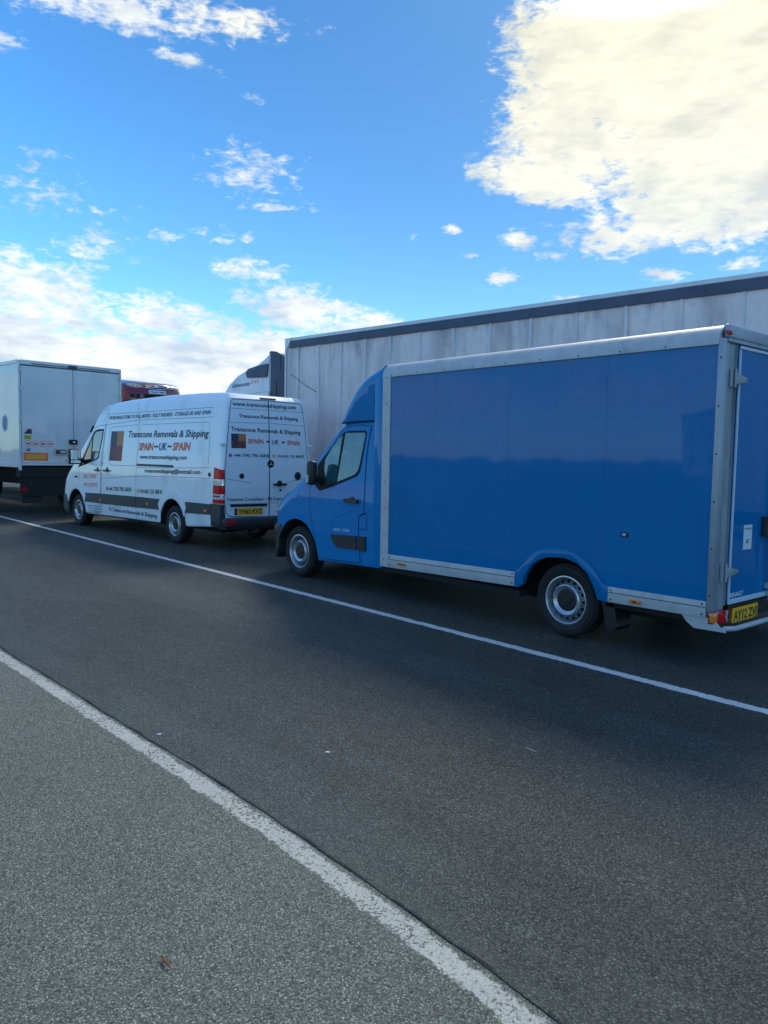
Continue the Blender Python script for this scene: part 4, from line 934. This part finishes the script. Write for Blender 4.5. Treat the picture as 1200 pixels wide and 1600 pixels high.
# rear corner plastic and bumper
bm = NB()
for ax in ('side', 'far'): decal(bm, [(5.60, .405), (5.89, .50), (5.89, .80), (5.60, .80)], WB, ax, -.004, .016, .05)
for f in ((lambda y: y), (lambda y: 2*cy-y)): decal(bm, [(f(.0), .46), (f(.11), .46), (f(.08), .66), (f(.07), .80), (f(.0), .80)], WB, 'rear', -.003, .014, .05)
box(bm, 5.825, 5.896, -.010, .060, .43, .795, .022, seg=3); box(bm, 5.825, 5.896, WW-.060, WW+.010, .43, .795, .022, seg=3)
box(bm, 5.80, 5.985, .02, WW-.02, .41, .572, .035, seg=3); box(bm, 5.60, 5.90, .10, WW-.1, .36, .43, .02)
link('rear_bumper', bm, 'grey_plastic', wv, 35)
for yy in (.05, WW-.25):
    bm = NB(); box(bm, 5.975, 5.992, yy, yy+.20, .46, .52, .008); link('reflector', bm, 'lens_red', wv)
for s, ax in ((0, 'side'), (1, 'far')):
    f = (lambda y: y) if s == 0 else (lambda y: 2*cy-y)
    sg_ = [(.81, .875, 'lens_red'), (.875, .915, 'lens_clear'), (.915, .94, 'lens_dark_red'), (.94, .965, 'lens_clear'), (.965, 1.11, 'lens_red'), (1.11, 1.215, 'lens_clear'), (1.215, 1.41, 'lens_red')]
    root = None
    bmr = NB()
    for z0, z1, m in sg_:
        bm = NB(); d = .0 if z1 < 1.4 else .035
        decal(bm, [(5.69-.03*(1.4-z0), z0), (5.885, z0), (5.885, z1-d), (5.69-.03*(1.4-z1), z1)], WB, ax, .002, .014, .05)
        q_ = tw(z0)+.004; decal(bm, [(f(q_), z0), (f(.068), z0), (f(.068), z1-d), (f(q_), z1-d)], WB, 'rear', .002, .012, .05)
        o = link('tail_lamp' if root is None else {'lens_red': 'stop_lens', 'lens_clear': 'clear_lens', 'lens_dark_red': 'fog_lens'}[m], bm, m, root or wv, 30); root = root or o
    bmr.free()
# underside
bm = NB(); box(bm, -.5, 5.5, .28, WW-.28, .28, .75); box(bm, .55, 3.8, .08, WW-.08, .29, .33); tube(bm, [(.0, .2, .34), (0, WW-.2, .34)], .05); tube(bm, [(4.29, .2, .34), (4.29, WW-.2, .34)], .06)
link('chassis', bm, 'arch_liner', wv)
bm = NB(); box(bm, 5.55, 5.80, .7, .85, .28, .36); tube(bm, [(5.7, .5, .33), (5.92, .5, .33)], .03); link('exhaust', bm, 'dark_steel', wv)
for x in (.02, 4.29):
    wheel(wv, x, .035, .345, .225, .21, -1, 18, .0125); wheel(wv, x, WW-.035, .345, .225, .21, 1, 18, .0125)

# ================================================================== BOX TRUCK (far left)
bt = thing('box_truck', 'pale grey-white box lorry with closed rear doors and speed stickers, leftmost', 'truck', (-19.754, 5.49, 0), .0926)
TL, TWd, TH = 8.4, 2.60, 3.80
bm = NB(); box(bm, -TL, -.03, 0, TWd, 1.27, TH-.02, .012); link('box_body', bm, 'truck_white', bt, 30)
bm = NB()
box(bm, -.05, .02, -.012, .045, 1.15, TH-.01, .01); box(bm, -.05, .02, TWd-.045, TWd+.012, 1.15, TH-.01, .01); box(bm, -.05, .025, .045, TWd-.045, 3.68, TH, .01); box(bm, -.05, .02, .045, TWd-.045, 1.27, 1.325, .006)
box(bm, -TL, -.06, -.014, .02, TH-.09, TH, .008); box(bm, -TL, -.06, TWd-.02, TWd+.014, TH-.09, TH, .008); box(bm, -TL, -.06, -.014, .02, 1.22, 1.32, .006)
link('frame', bm, 'truck_white', bt, 30)
bm = NB(); box(bm, .020, .032, .05, TWd-.05, 3.665, 3.69); box(bm, .026, .034, .3, TWd-.3, 3.71, 3.73); box(bm, .024, .05, 1.20, 1.42, 3.67, 3.76, .006); link('header_trim', bm, 'dark_steel', bt)
for k, (a, b) in enumerate(((.055, 1.312), (1.326, TWd-.055))):
    bm = NB(); box(bm, -.02, .022, a, b, 1.33, 3.66, .006); d = link('rear_door', bm, 'truck_white', bt, 30)
    bm = NB()
    for z in (1.6, 2.35, 3.1, 3.55): box(bm, .0, .05, *((a-.045, a+.02) if k == 0 else (b-.02, b+.045)), z-.05, z+.05, .006)
    link('hinge', bm, 'aluminium', d)
    bm = NB(); box(bm, .0225, .0235, a+.05, b-.05, 3.56, 3.565); box(bm, .0225, .0235, a+.05, b-.30, 3.50, 3.503); link('door_line', bm, 'steel_grey', d)
bm = NB(); box(bm, .0, .0245, 1.3125, 1.3255, 1.33, 3.66); link('door_seal', bm, 'steel_grey', bt)
dp = lambda name, poly, m, par, off=.003: dec(name, poly, .022, m, par, 'rear', off)
ox = dp('safety_sticker', [(.10, 2.165), (.285, 2.165), (.285, 2.03), (.10, 2.03)], 'truck_white', bt, .0025)
dp('sticker_figure', [(.11, 2.035), (.285, 2.035), (.285, 2.155), (.245, 2.155), (.235, 2.12), (.225, 2.165), (.19, 2.16), (.18, 2.10), (.16, 2.13), (.145, 2.08), (.12, 2.07)], 'text_black', ox, .004)
lm = dp('warning_sticker', [(.10, 2.005), (.275, 2.005), (.275, 1.90), (.10, 1.90)], 'sticker_lime', bt)
bm = NB()
for z in (1.975, 1.95, 1.925): decal(bm, [(.115, z), (.26, z), (.26, z+.010), (.115, z+.010)], .022, 'rear', .0045)
link('sticker_print', bm, 'text_black', lm)
for c, s in (((.201, 1.803), '40'), ((.379, 1.804), '60'), ((.561, 1.801), '80'), ((.748, 1.802), '90')):
    ro = dp('speed_sticker', circle(c, .076, 24), 'reflect_red', bt); dp('sticker_disc', circle(c, .060, 24), 'plate_white', ro, .0045)
    lettering(s, (c[0]-.042, c[1]-.030), (c[0]+.042, c[1]-.030), .060, .022, 'text_black', ro, 'rear', .006, .03)
lettering('UK', (.138, 1.614), (.264, 1.616), .075, .022, 'text_navy', bt, 'rear', .003, .03)
rb = dp('marker_board', [(.085, 1.585), (.669, 1.58), (.669, 1.387), (.085, 1.390)], 'reflect_red', bt); dp('board_centre', [(.13, 1.548), (.625, 1.545), (.625, 1.422), (.13, 1.425)], 'reflect_yellow', rb, .0045)
bm = NB(); decal(bm, rrect(.35, .40, 1.465, 1.50, .008), .022, 'rear', .006); link('board_mark', bm, 'ochre', rb)
bm = NB(); box(bm, .022, .05, .812, 1.158, 1.53, 1.69, .01); pf = link('latch_plate', bm, mat('latch_metal', (.42, .44, .38), .5, metal=.4), bt)
bm = NB(); box(bm, .05, .058, .85, 1.12, 1.56, 1.66, .004); box(bm, .05, .065, .86, .93, 1.575, 1.645, .004, 0); link('latch_inner', bm, 'dark_steel', pf)
bm = NB(); box(bm, .055, .07, .96, 1.09, 1.585, 1.635, .004); link('latch_lever', bm, 'aluminium', pf)
bm = NB(); box(bm, .022, .06, 1.195, 1.407, 1.80, 1.92, .01); lk = link('door_lock', bm, 'gap_black', bt); bm = NB(); box(bm, .06, .066, 1.28, 1.35, 1.84, 1.88, .003); link('lock_lever', bm, 'aluminium', lk)
bm = NB(); box(bm, .022, .04, 1.11, 1.19, 1.38, 1.405); link('door_catch', bm, 'gap_black', bt)
ov = dec('oval_logo', circle((-.885, 2.30), .20, 30, .22), 0., 'plate_white', bt, 'side', .003); dec('oval_centre', circle((-.885, 2.30), .15, 30, .185), 0., 'oval_blue', ov, 'side', .005)
bm = NB(); box(bm, -1.26, -1.24, -.004, 0, 1.5, 1.75); link('side_mark', bm, 'text_blue_grey', bt)
# chassis, underrun, mudguards, wheels, cab
bm = NB(); box(bm, -TL-1.2, -.10, .75, .95, .75, 1.26); box(bm, -TL-1.2, -.10, TWd-.95, TWd-.75, .75, 1.26); box(bm, -.30, -.02, .02, TWd-.02, .98, 1.22, .01); box(bm, -.16, -.04, .05, TWd-.05, .52, .66, .01); box(bm, -.14, -.06, .4, .5, .6, 1.2); box(bm, -.14, -.06, TWd-.5, TWd-.4, .6, 1.2)
box(bm, -.10, -.085, .55, TWd-.55, .62, 1.1); box(bm, -7.5, -5.0, .1, .75, .45, 1.1, .05); box(bm, -4.6, -3.9, .1, .7, .5, 1.1, .04)
link('chassis', bm, 'arch_liner', bt)
for y in (.12, TWd-.12): 
    bm = NB(); decal(bm, [(y-.085, .645), (y+.085, .645), (y, .76)], -.045, 'rear', .0, .01); link('reflector', bm, 'lens_red', bt)
for y in (1.9,): bm = NB(); box(bm, -.03, -.015, y-.05, y+.05, .92, .95); link('marker_lamp', bm, 'lens_orange', bt)
bm = NB(); box(bm, -.10, -.08, .08, .58, .36, .60, .005); link('mudflap', bm, 'black_plastic', bt)
bm = NB(); box(bm, -.10, -.08, TWd-.58, TWd-.08, .36, .60, .005); link('mudflap', bm, 'black_plastic', bt)
bm = NB(); box(bm, -.085, -.05, .03, TWd-.03, .62, 1.24, .006); link('underside_fill', bm, 'arch_liner', bt)  # dark panel added to fill in the darkness below the rear doors
for x, r in ((-2.75, .5), (-8.6, .5)):
    for s in (-1, 1): wheel(bt, x, (.06 if s < 0 else TWd-.06), .50, .30, .29, s, 10, .03, 'dark_steel', n=40)
co_ = [(-TL-.1, .6, .02, 0), (-TL-1.9, .45, .1, .05), (-TL-2.05, .6, .15, .1), (-TL-2.1, 1.6, .15, .1), (-TL-1.95, 2.7, .15, .1), (-TL-1.6, 2.95, .15, .1), (-TL-.1, 2.95, .1, 0)]
cb = link('cab', pillow(co_, 2.5, None, .05, .3), 'cab_white', bt, 32); CV = bvh_of(cb)
dec('windscreen', [(.25, 1.55), (2.35, 1.55), (2.3, 2.5), (.3, 2.5)], CV, 'glass_dark', bt, 'front', .003, .004, .3)
for ax in ('side', 'far'): dec('window', [(-TL-1.8, 1.6), (-TL-.8, 1.6), (-TL-.8, 2.4), (-TL-1.6, 2.4)], CV, 'glass_dark', bt, ax, .003, .004, .3)

# ================================================================== ARTICULATED LORRY
al = thing('articulated_lorry', 'white high-roof lorry cab pulling a long dirty grey curtain-sided trailer behind the vans', 'lorry', (-13.349, 8.84, 0), .108)
LT, LW = 13.6, 2.55
# curtain: slightly wavy sheet
for yo, sg in ((.02, -1), (LW-.02, 1)):
    bm = NB(); nx, nz_ = 300, 12; vv = []
    for i in range(nx+1):
        x = .17+(LT-.34)*i/nx; row = []
        for j in range(nz_+1):
            z = 1.15+(3.80-1.15)*j/nz_; f = math.sin(math.pi*min(j, nz_)/nz_)*.7+.3
            y = yo+sg*(.020*math.sin(x*9.24)*f+.006*math.sin(x*23+z*1.3)*f+.004*math.sin(x*3.1+z*2.2))
            row.append(bm.verts.new((x, y, z)))
        vv.append(row)
    for i in range(nx):
        for j in range(nz_): bm.faces.new((vv[i][j], vv[i+1][j], vv[i+1][j+1], vv[i][j+1]))
    bmesh.ops.recalc_face_normals(bm, faces=bm.faces[:])
    cu = link('curtain', bm, 'curtain', al, 60)
    if sg == 1: continue
    seams = [.371, .99, 1.62, 2.258, 2.876, 3.594, 4.315, 5.048, 5.798, 6.568, 7.337, 8.119, 8.91, 9.65, 10.4, 11.1, 11.8, 12.5, 13.1]
    for i, x in enumerate(seams):
        bm = NB(); w_ = .022; prv = None
        for j in range(13):
            z = 1.15+2.65*j/12; y = yo-.030-.004*math.sin(j)
            dx = .006*math.sin(z*3+i)
            q = [bm.verts.new((x-w_+dx, y, z)), bm.verts.new((x+w_+dx, y, z)), bm.verts.new((x+w_+dx, y+.02, z)), bm.verts.new((x-w_+dx, y+.02, z))]
            if prv:
                for a in range(4): bm.faces.new((prv[a], prv[(a+1) % 4], q[(a+1) % 4], q[a]))
            prv = q
        bmesh.ops.recalc_face_normals(bm, faces=bm.faces[:]); link('strap', bm, 'strap', cu)
bm = NB(); box(bm, .03, LT-.03, .06, LW-.06, 1.10, 1.14); link('load_floor', bm, 'steel_grey', al)
for y0, y1 in ((-.012, .06), (LW-.06, LW+.012)): bm = NB(); box(bm, .0, LT, y0, y1, 3.935, 4.0, .006); link('roof_rail', bm, 'cab_white', al, 30)
bm = NB(); f_ = bm.faces.new([bm.verts.new(q) for q in ((0, .05, 3.97), (LT, .05, 3.97), (LT, LW-.05, 3.97), (0, LW-.05, 3.97))]); link('roof', bm, 'roof_sheet', al)
for yo, sg in ((0, -1), (LW, 1)):
    bm = NB(); a, b = sorted((yo+sg*.026, yo-sg*.03)); prism(bm, [(.16, 3.93), (LT, 3.93), (LT, 3.785), (.14, 3.795)], 'xz', a, b); link('pelmet', bm, 'dark_band', al)
    bm = NB(); a, b = sorted((yo+sg*.03, yo-sg*.04)); prism(bm, [(0, 3.99), (.20, 3.99), (.165, 3.93), (.03, 3.76), (.03, 1.1), (0, 1.1)], 'xz', a, b); link('corner_bracket', bm, 'cab_white', al)
    bm = NB(); a, b = sorted((yo+sg*.004, yo-sg*.05)); box(bm, .035, .16, a, b, 1.1, 3.80, .006); box(bm, LT-.16, LT, a, b, 1.1, 3.99, .006); box(bm, .03, LT-.03, a, b, 1.0, 1.15, .006); link('side_frame', bm, 'aluminium', al)
bm = NB(); box(bm, -.01, .02, 0, LW, 1.1, 3.99); box(bm, LT-.02, LT+.01, 0, LW, 1.1, 3.99); link('headboard', bm, 'truck_white', al)
bm = NB(); box(bm, .0, .01, 0, 0.01, 0, 0); bm.free()
bm = NB()
strip(bm, [(.17, 3.27), (.35, 3.18), (.62, 3.02), (.95, 2.88)], .016, -.012, 'side', .004); link('curtain_tear', bm, mat('tear_dark', (.16, .16, .17), .8), al)
bm = NB(); box(bm, .3, LT-.2, .75, .95, .75, 1.1); box(bm, .3, LT-.2, LW-.95, LW-.75, .75, 1.1); box(bm, .2, LT, .02, LW-.02, .97, 1.08); box(bm, LT-.2, LT-.1, .1, LW-.1, .45, .58); box(bm, 3.0, 3.12, .3, .42, .05, 1.0); box(bm, 3.0, 3.12, LW-.42, LW-.3, .05, 1.0); box(bm, 5.0, 7.2, .08, .12, .45, .95); box(bm, -2.2, 3.4, .8, LW-.8, .5, .95)
link('chassis', bm, 'arch_liner', al)
for x in (9.0, 10.3, 11.6): 
    for s in (-1, 1): wheel(al, x, (.04 if s < 0 else LW-.04), .52, .36, .29, s, 10, .03, 'dark_steel', n=36)
for x in (-1.9, 1.8):
    for s in (-1, 1): wheel(al, x, (.04 if s < 0 else LW-.04), .52, .32, .29, s, 10, .03, 'dark_steel', n=36)
# tractor cab
CW = 2.5
tc_ = [(-.62, .95, .02, 0), (-1.30, .90, .02, 0, 0)] + [(x, z, .02, 0, 1) for x, z in arc(-1.9, .52, .60, 40, 160, 8)] + [(-2.55, .40, .04, .15), (-2.68, .6, .10, .22), (-2.70, 1.5, .16, .24), (-2.62, 2.3, .16, .24), (-2.45, 2.75, .15, .24), (-2.25, 3.02, .14, .22), (-2.07, 3.21, .14, .2), (-1.80, 3.375, .14, .18), (-1.42, 3.50, .14, .16), (-1.12, 3.57, .14, .14), (-.886, 3.68, .14, .1), (-.66, 3.745, .03, .02), (-.60, 3.785, .01, 0), (-.585, 3.3, .02, 0)]
tcab = link('cab', pillow(tc_, CW, lambda z: float(np.interp(z, [2, 3, 3.8], [0, .02, .08])), .02, .14), ['cab_white', 'arch_liner'], al, 33); TV = bvh_of(tcab)
dec('deflector_window', [(-1.44, 3.49), (-1.05, 3.52), (-.70, 3.545), (-.655, 3.54), (-.655, 3.30), (-.69, 3.262), (-1.33, 3.285), (-1.385, 3.36)], TV, 'deflector_dark', al, 'side', .002, .03)
lettering('Globetrotter', (-1.90, 3.098), (-1.24, 3.125), .085, TV, 'text_blue_grey', al, 'side', .004, .012, shear=.3)
bm = NB()
for x in (-1.18, -1.09, -1.0): decal(bm, [(x, 3.15), (x+.022, 3.19), (x, 3.235), (x-.022, 3.19)], TV, 'side', .004)
link('badge_stars', bm, 'reflect_red', al)
bm = NB(); strip(bm, [(-.81, 3.27), (-.805, 2.85), (-.80, 1.2)], .012, TV); strip(bm, [(-1.9, 2.88), (-1.477, 2.927), (-.62, 2.96)], .012, TV); link('panel_gap', bm, 'steel_grey', al)
for ax in ('side', 'far'):
    cd = dec('door', [(-2.3, 1.0), (-1.35, 1.0), (-1.25, 1.3), (-1.25, 2.55), (-2.15, 2.55), (-2.35, 1.9)], TV, 'cab_white', al, ax, .001, .006, .2); dec('window', [(-2.2, 1.75), (-1.35, 1.75), (-1.35, 2.45), (-2.05, 2.45)], TV, 'glass_dark', cd, ax, .006, .005, .2)
dec('windscreen', [(.25, 1.7), (2.3, 1.7), (2.2, 2.6), (.35, 2.6)], TV, 'glass_dark', al, 'front', .003, .006, .2)
bm = NB(); box(bm, -.40, -.25, -.02, 0, 1, 1.1); bm.free()
# dark rear side fairing and inner gap
for yo, sg in ((.05, -1), (LW-.05, 1)):
    bm = NB(); a, b = sorted((yo, yo-sg*.05)); prism(bm, [(-.605, 1.0), (-.605, 3.79), (-.55, 3.80), (-.40, 3.78), (-.26, 3.72), (-.10, 3.66), (-.08, 3.3), (-.08, 1.0)], 'xz', a, b, bev=.01); sf = link('side_fairing', bm, 'deflector_dark', al, 30)
    bm = NB(); a, b = sorted((yo+sg*.001, yo+sg*.006)); box(bm, -.575, -.555, a, b, 1.1, 3.76); link('fairing_edge', bm, 'strap', sf)
    bm = NB(); a, b = sorted((yo+sg*.001, yo+sg*.004)); box(bm, -.36, -.34, a, b, 1.1, 3.15); box(bm, -.24, -.232, a, b, 3.36, 3.72); link('fairing_line', bm, 'gap_black', sf)
    mirror(al, -2.35, -2.2, 1.75, 2.45, *sorted((yo+sg*.30, yo+sg*.05)), ind=False, army=yo-sg*.05)
bm = NB(); tube(bm, [(-1.076, .5, 3.58), (-1.04, .5, 3.68), (-.99, .5, 3.80)], [.008, .005, .003], 6); link('antenna', bm, 'gap_black', al)
bm = NB(); box(bm, -.80, -.55, -.01, .03, 2.84, 2.95, .01); link('side_vent', bm, 'cab_white', al)

# ================================================================== CAR TRANSPORTER + RED CAR
ct = thing('car_transporter', 'car transporter mostly hidden behind the white lorry box and white van, carrying a red car', 'transporter', (-21.2, 8.15, 0), .02)
bm = NB()
dk = lambda x: 2.0+(x+21.2-25.33+4.13)*0+ (x-(-4.13))*.1944 if x > -4.6 else 1.91
def plank(y0, y1, a, b):
    prism(bm, [(.25, dk(.25)+b), (-4.6, dk(-4.59)+b), (-9, 2.3+b), (-13, 2.6+b), (-13, 2.6+a), (-9, 2.3+a), (-4.6, dk(-4.59)+a), (.25, dk(.25)+a)], 'xz', y0, y1)
for y in (.0, 1.9): plank(y, y+.6, -.07, -.01)
plank(-.04, .0, -.14, .03); plank(2.5, 2.54, -.14, .03); link('upper_deck', bm, 'steel_grey', ct)
for x in (-.2, -4.2, -8.4, -12.6):
    for y in (-.04, 2.46): bm = NB(); box(bm, x-.07, x+.07, y, y+.08, .9, 2.75 if x > -1 else 1.85, .01); link('post', bm, 'steel_grey', ct)
bm = NB(); box(bm, -13, .4, .0, 2.5, .85, .97); box(bm, -13, .2, .8, 1.7, .5, .85); link('lower_deck', bm, 'dark_steel', ct)
for x in (-2.0, -3.2, -11.5):
    for s in (-1, 1): wheel(ct, x, (.02 if s < 0 else 2.48), .42, .28, .25, s, 10, .025, 'dark_steel', n=32)
tb_ = link('cab', pillow([(-13.6, .5, .02, 0), (-15.6, .45, .12, .1), (-15.7, 1.5, .15, .12), (-15.5, 2.6, .15, .12), (-13.6, 2.65, .1, 0)], 2.4, None, .05, .4), 'cab_white', ct, 32)
for s in (-1, 1): wheel(ct, -14.6, (.02 if s < 0 else 2.48), .5, .3, .28, s, 10, .03, 'dark_steel', n=32)
bm = NB(); box(bm, -13.7, -12.9, .8, 1.7, .5, .95); link('coupling', bm, 'arch_liner', ct)

rc = thing('car', 'dark red saloon car facing the camera on the upper deck, above the white van roof', 'car', (-25.33, 8.62, 2.0), .02)
rc.rotation_euler = (0, R(-11), .02)
RW = 1.80   # local x to +4.4 = nose
def ro(x, z, r=.1, b=0, m=0): return (x, z, r, b, m)
car_o = [ro(.15, .30, .08), ro(.02, .6, .12, .12), ro(.03, .92, .12, .12), ro(.25, 1.02, .1, .08), ro(.75, 1.05, .08, .05), ro(1.25, 1.36, .14), ro(1.9, 1.44, .14), ro(2.45, 1.38, .14, -.06), ro(3.15, 1.02, .10, -.12), ro(3.75, .93, .12, -.14), ro(4.02, .86, .14, -.18), ro(4.14, .76, .16, -.22), ro(4.18, .62, .18, -.24), ro(4.20, .44, .18, -.24), ro(4.18, .30, .15, -.22), ro(4.06, .22, .1, -.1)]
car_o += [(x, z, .02, 0, 1) for x, z in arc(3.42, .31, .36, 0, 180, 8)] + [ro(2.9, .25, .03), ro(1.2, .25, .03)] + [(x, z, .02, 0, 1) for x, z in arc(.82, .31, .36, 0, 180, 8)]
cin = lambda z: float(np.interp(z, [0, .5, .9, 1.4], [.02, 0, .03, .22]))
cbod = link('body', pillow(car_o, RW, cin, 0., .13), ['red_paint', 'arch_liner'], rc, 40); CBV = bvh_of(cbod)
c2 = RW/2
for s in (0, 1):
    f = (lambda y: y) if s == 0 else (lambda y: RW-y)
    hl = dec('headlight', [(f(.09), .79), (f(.10), .74), (f(.18), .69), (f(.30), .655), (f(.42), .648), (f(.50), .665), (f(.51), .69), (f(.44), .735), (f(.34), .785), (f(.22), .825), (f(.13), .83)], CBV, 'car_lens', rc, 'rear', .002, .008, .05)
    dec('headlight_bulb', circle((f(.24), .735), .030, 12), CBV, 'aluminium', hl, 'rear', .012, .002, .2)
    dec('fog_lamp', circle((f(.27), .405), .05, 16, .042), CBV, 'dark_steel', rc, 'rear', .012, .004, .2)
    dec('fog_surround', [(f(.13), .46), (f(.40), .46), (f(.38), .35), (f(.18), .35)], CBV, 'gap_black', rc, 'rear', .003, .004)
gr = dec('grille', [(c2-.36, .735), (c2+.36, .735), (c2+.33, .67), (c2+.18, .625), (c2, .615), (c2-.18, .625), (c2-.33, .67)], CBV, 'gap_black', rc, 'rear', .003, .006)
bm = NB(); strip(bm, [(c2-.33, .665), (c2-.18, .618), (c2, .606), (c2+.18, .618), (c2+.33, .665)], .022, CBV, 'rear', .012); strip(bm, [(c2-.33, .725), (c2+.33, .725)], .014, CBV, 'rear', .012)
strip(bm, [(c2-.3, .695), (c2-.15, .675), (c2, .668), (c2+.15, .675), (c2+.3, .695)], .016, CBV, 'rear', .012)
link('grille_trim', bm, 'chrome', gr)
dec('grille_badge', circle((c2, .69), .06, 18, .035), CBV, 'chrome', gr, 'rear', .014, .006, .3)
dec('lower_grille', [(c2-.42, .45), (c2+.42, .45), (c2+.36, .30), (c2-.36, .30)], CBV, 'gap_black', rc, 'rear', .003, .004)
rp = dec('number_plate', [(c2-.26, .46), (c2+.26, .46), (c2+.26, .57), (c2-.26, .57)], CBV, 'plate_white', rc, 'rear', .010, .006)
lettering('YK60 VMG', (c2-.235, .482), (c2+.235, .482), .066, CBV, 'text_black', rp, 'rear', .019, .006)
dec('windscreen', [(.22, 1.06), (RW-.22, 1.06), (RW-.32, 1.35), (.32, 1.35)], CBV, 'glass_dark', rc, 'rear', .003, .004)
for ax in ('side', 'far'): dec('window', [(.95, 1.02), (2.85, 1.02), (2.35, 1.32), (1.35, 1.32)], CBV, 'glass_dark', rc, ax, .003, .004)
for x in (.82, 3.42):
    for s in (-1, 1): wheel(rc, x, (.03 if s < 0 else RW-.03), .31, .2, .2, s, 10, .015, 'dark_steel', n=32)

# ================================================================== building mirrored in the van's glass
tbn = thing('terminal_building', 'long pale port building with rows of windows, seen only mirrored in the blue cab window', 'building', (-16, -80, 0), .05)
bm = NB(); box(bm, -34, 30, -12, 0, 0, 7.6); box(bm, -10, 12, -12, .4, 7.6, 9.4); link('wall', bm, mat('terminal_wall', (.50, .50, .46), .8, var=(.4, .1)), tbn)
bm = NB(); box(bm, -34.3, 30.3, -12.3, .35, 7.6, 7.9); link('roof', bm, 'steel_grey', tbn)
for zz in (1.1, 4.4):
    for i in range(15):
        x = -31+i*4.1; bm = NB(); box(bm, x, x+2.7, -.05, .03, zz, zz+1.9); link('window', bm, 'glass_dark', tbn)
# ================================================================== small litter
bm = NB(); tube(bm, [(0, 0, .006), (.018, .004, .010), (.036, .002, .009), (.058, .008, .007), (.075, .006, .006)], [.0025, .004, .0045, .0035, .002], 7)
tube(bm, [(.03, .002, .009), (.038, -.010, .012), (.042, -.016, .012)], [.002, .002, .001], 5)
LIT = {}
def ground_pt(u, v):
    d = (u-600)/F_PX*Rv-(v-800)/F_PX*Uv+Fv; return Vector((0, 0, HC))-d*(HC/d.z)
tg = link('twig', bm, 'twig_brown', None, 50); tg['label'] = 'small reddish-brown twig lying on the pale tarmac at lower left'; tg['category'] = 'twig'
tg.location = (-2.28, 1.04, 0); tg.rotation_euler = (0, 0, -.1)
for (nm, x, y, rz, m, lab, cat) in (('paint_chip', -3.34, 2.51, .4, 'plate_white', 'pale chip lying alone on the dark tarmac in the middle of the lane', 'chip'), ('paint_chip', -4.17, 1.90, 1.2, 'plate_white', 'tiny pale chip beside the edge line, close to the tar seam', 'chip')):
    bm = NB(); prism(bm, [(-.014, -.004), (.0, -.009), (.015, -.003), (.012, .006), (-.006, .008)], 'xy', .001, .006, bev=.001)
    o = link(nm, bm, m); o.location = (x, y, 0); o.rotation_euler = (0, 0, rz); o['label'] = lab; o['category'] = cat
bm = NB(); tube(bm, [(0, 0, .005), (.04, -.002, .008), (.075, .001, .005)], [.0016, .002, .0014], 6)
o = link('straw', bm, 'straw', None, 50); o.location = (-2.69, 3.43, 0); o['label'] = 'thin pale dry stalk lying on the dark tarmac right of centre'; o['category'] = 'straw'
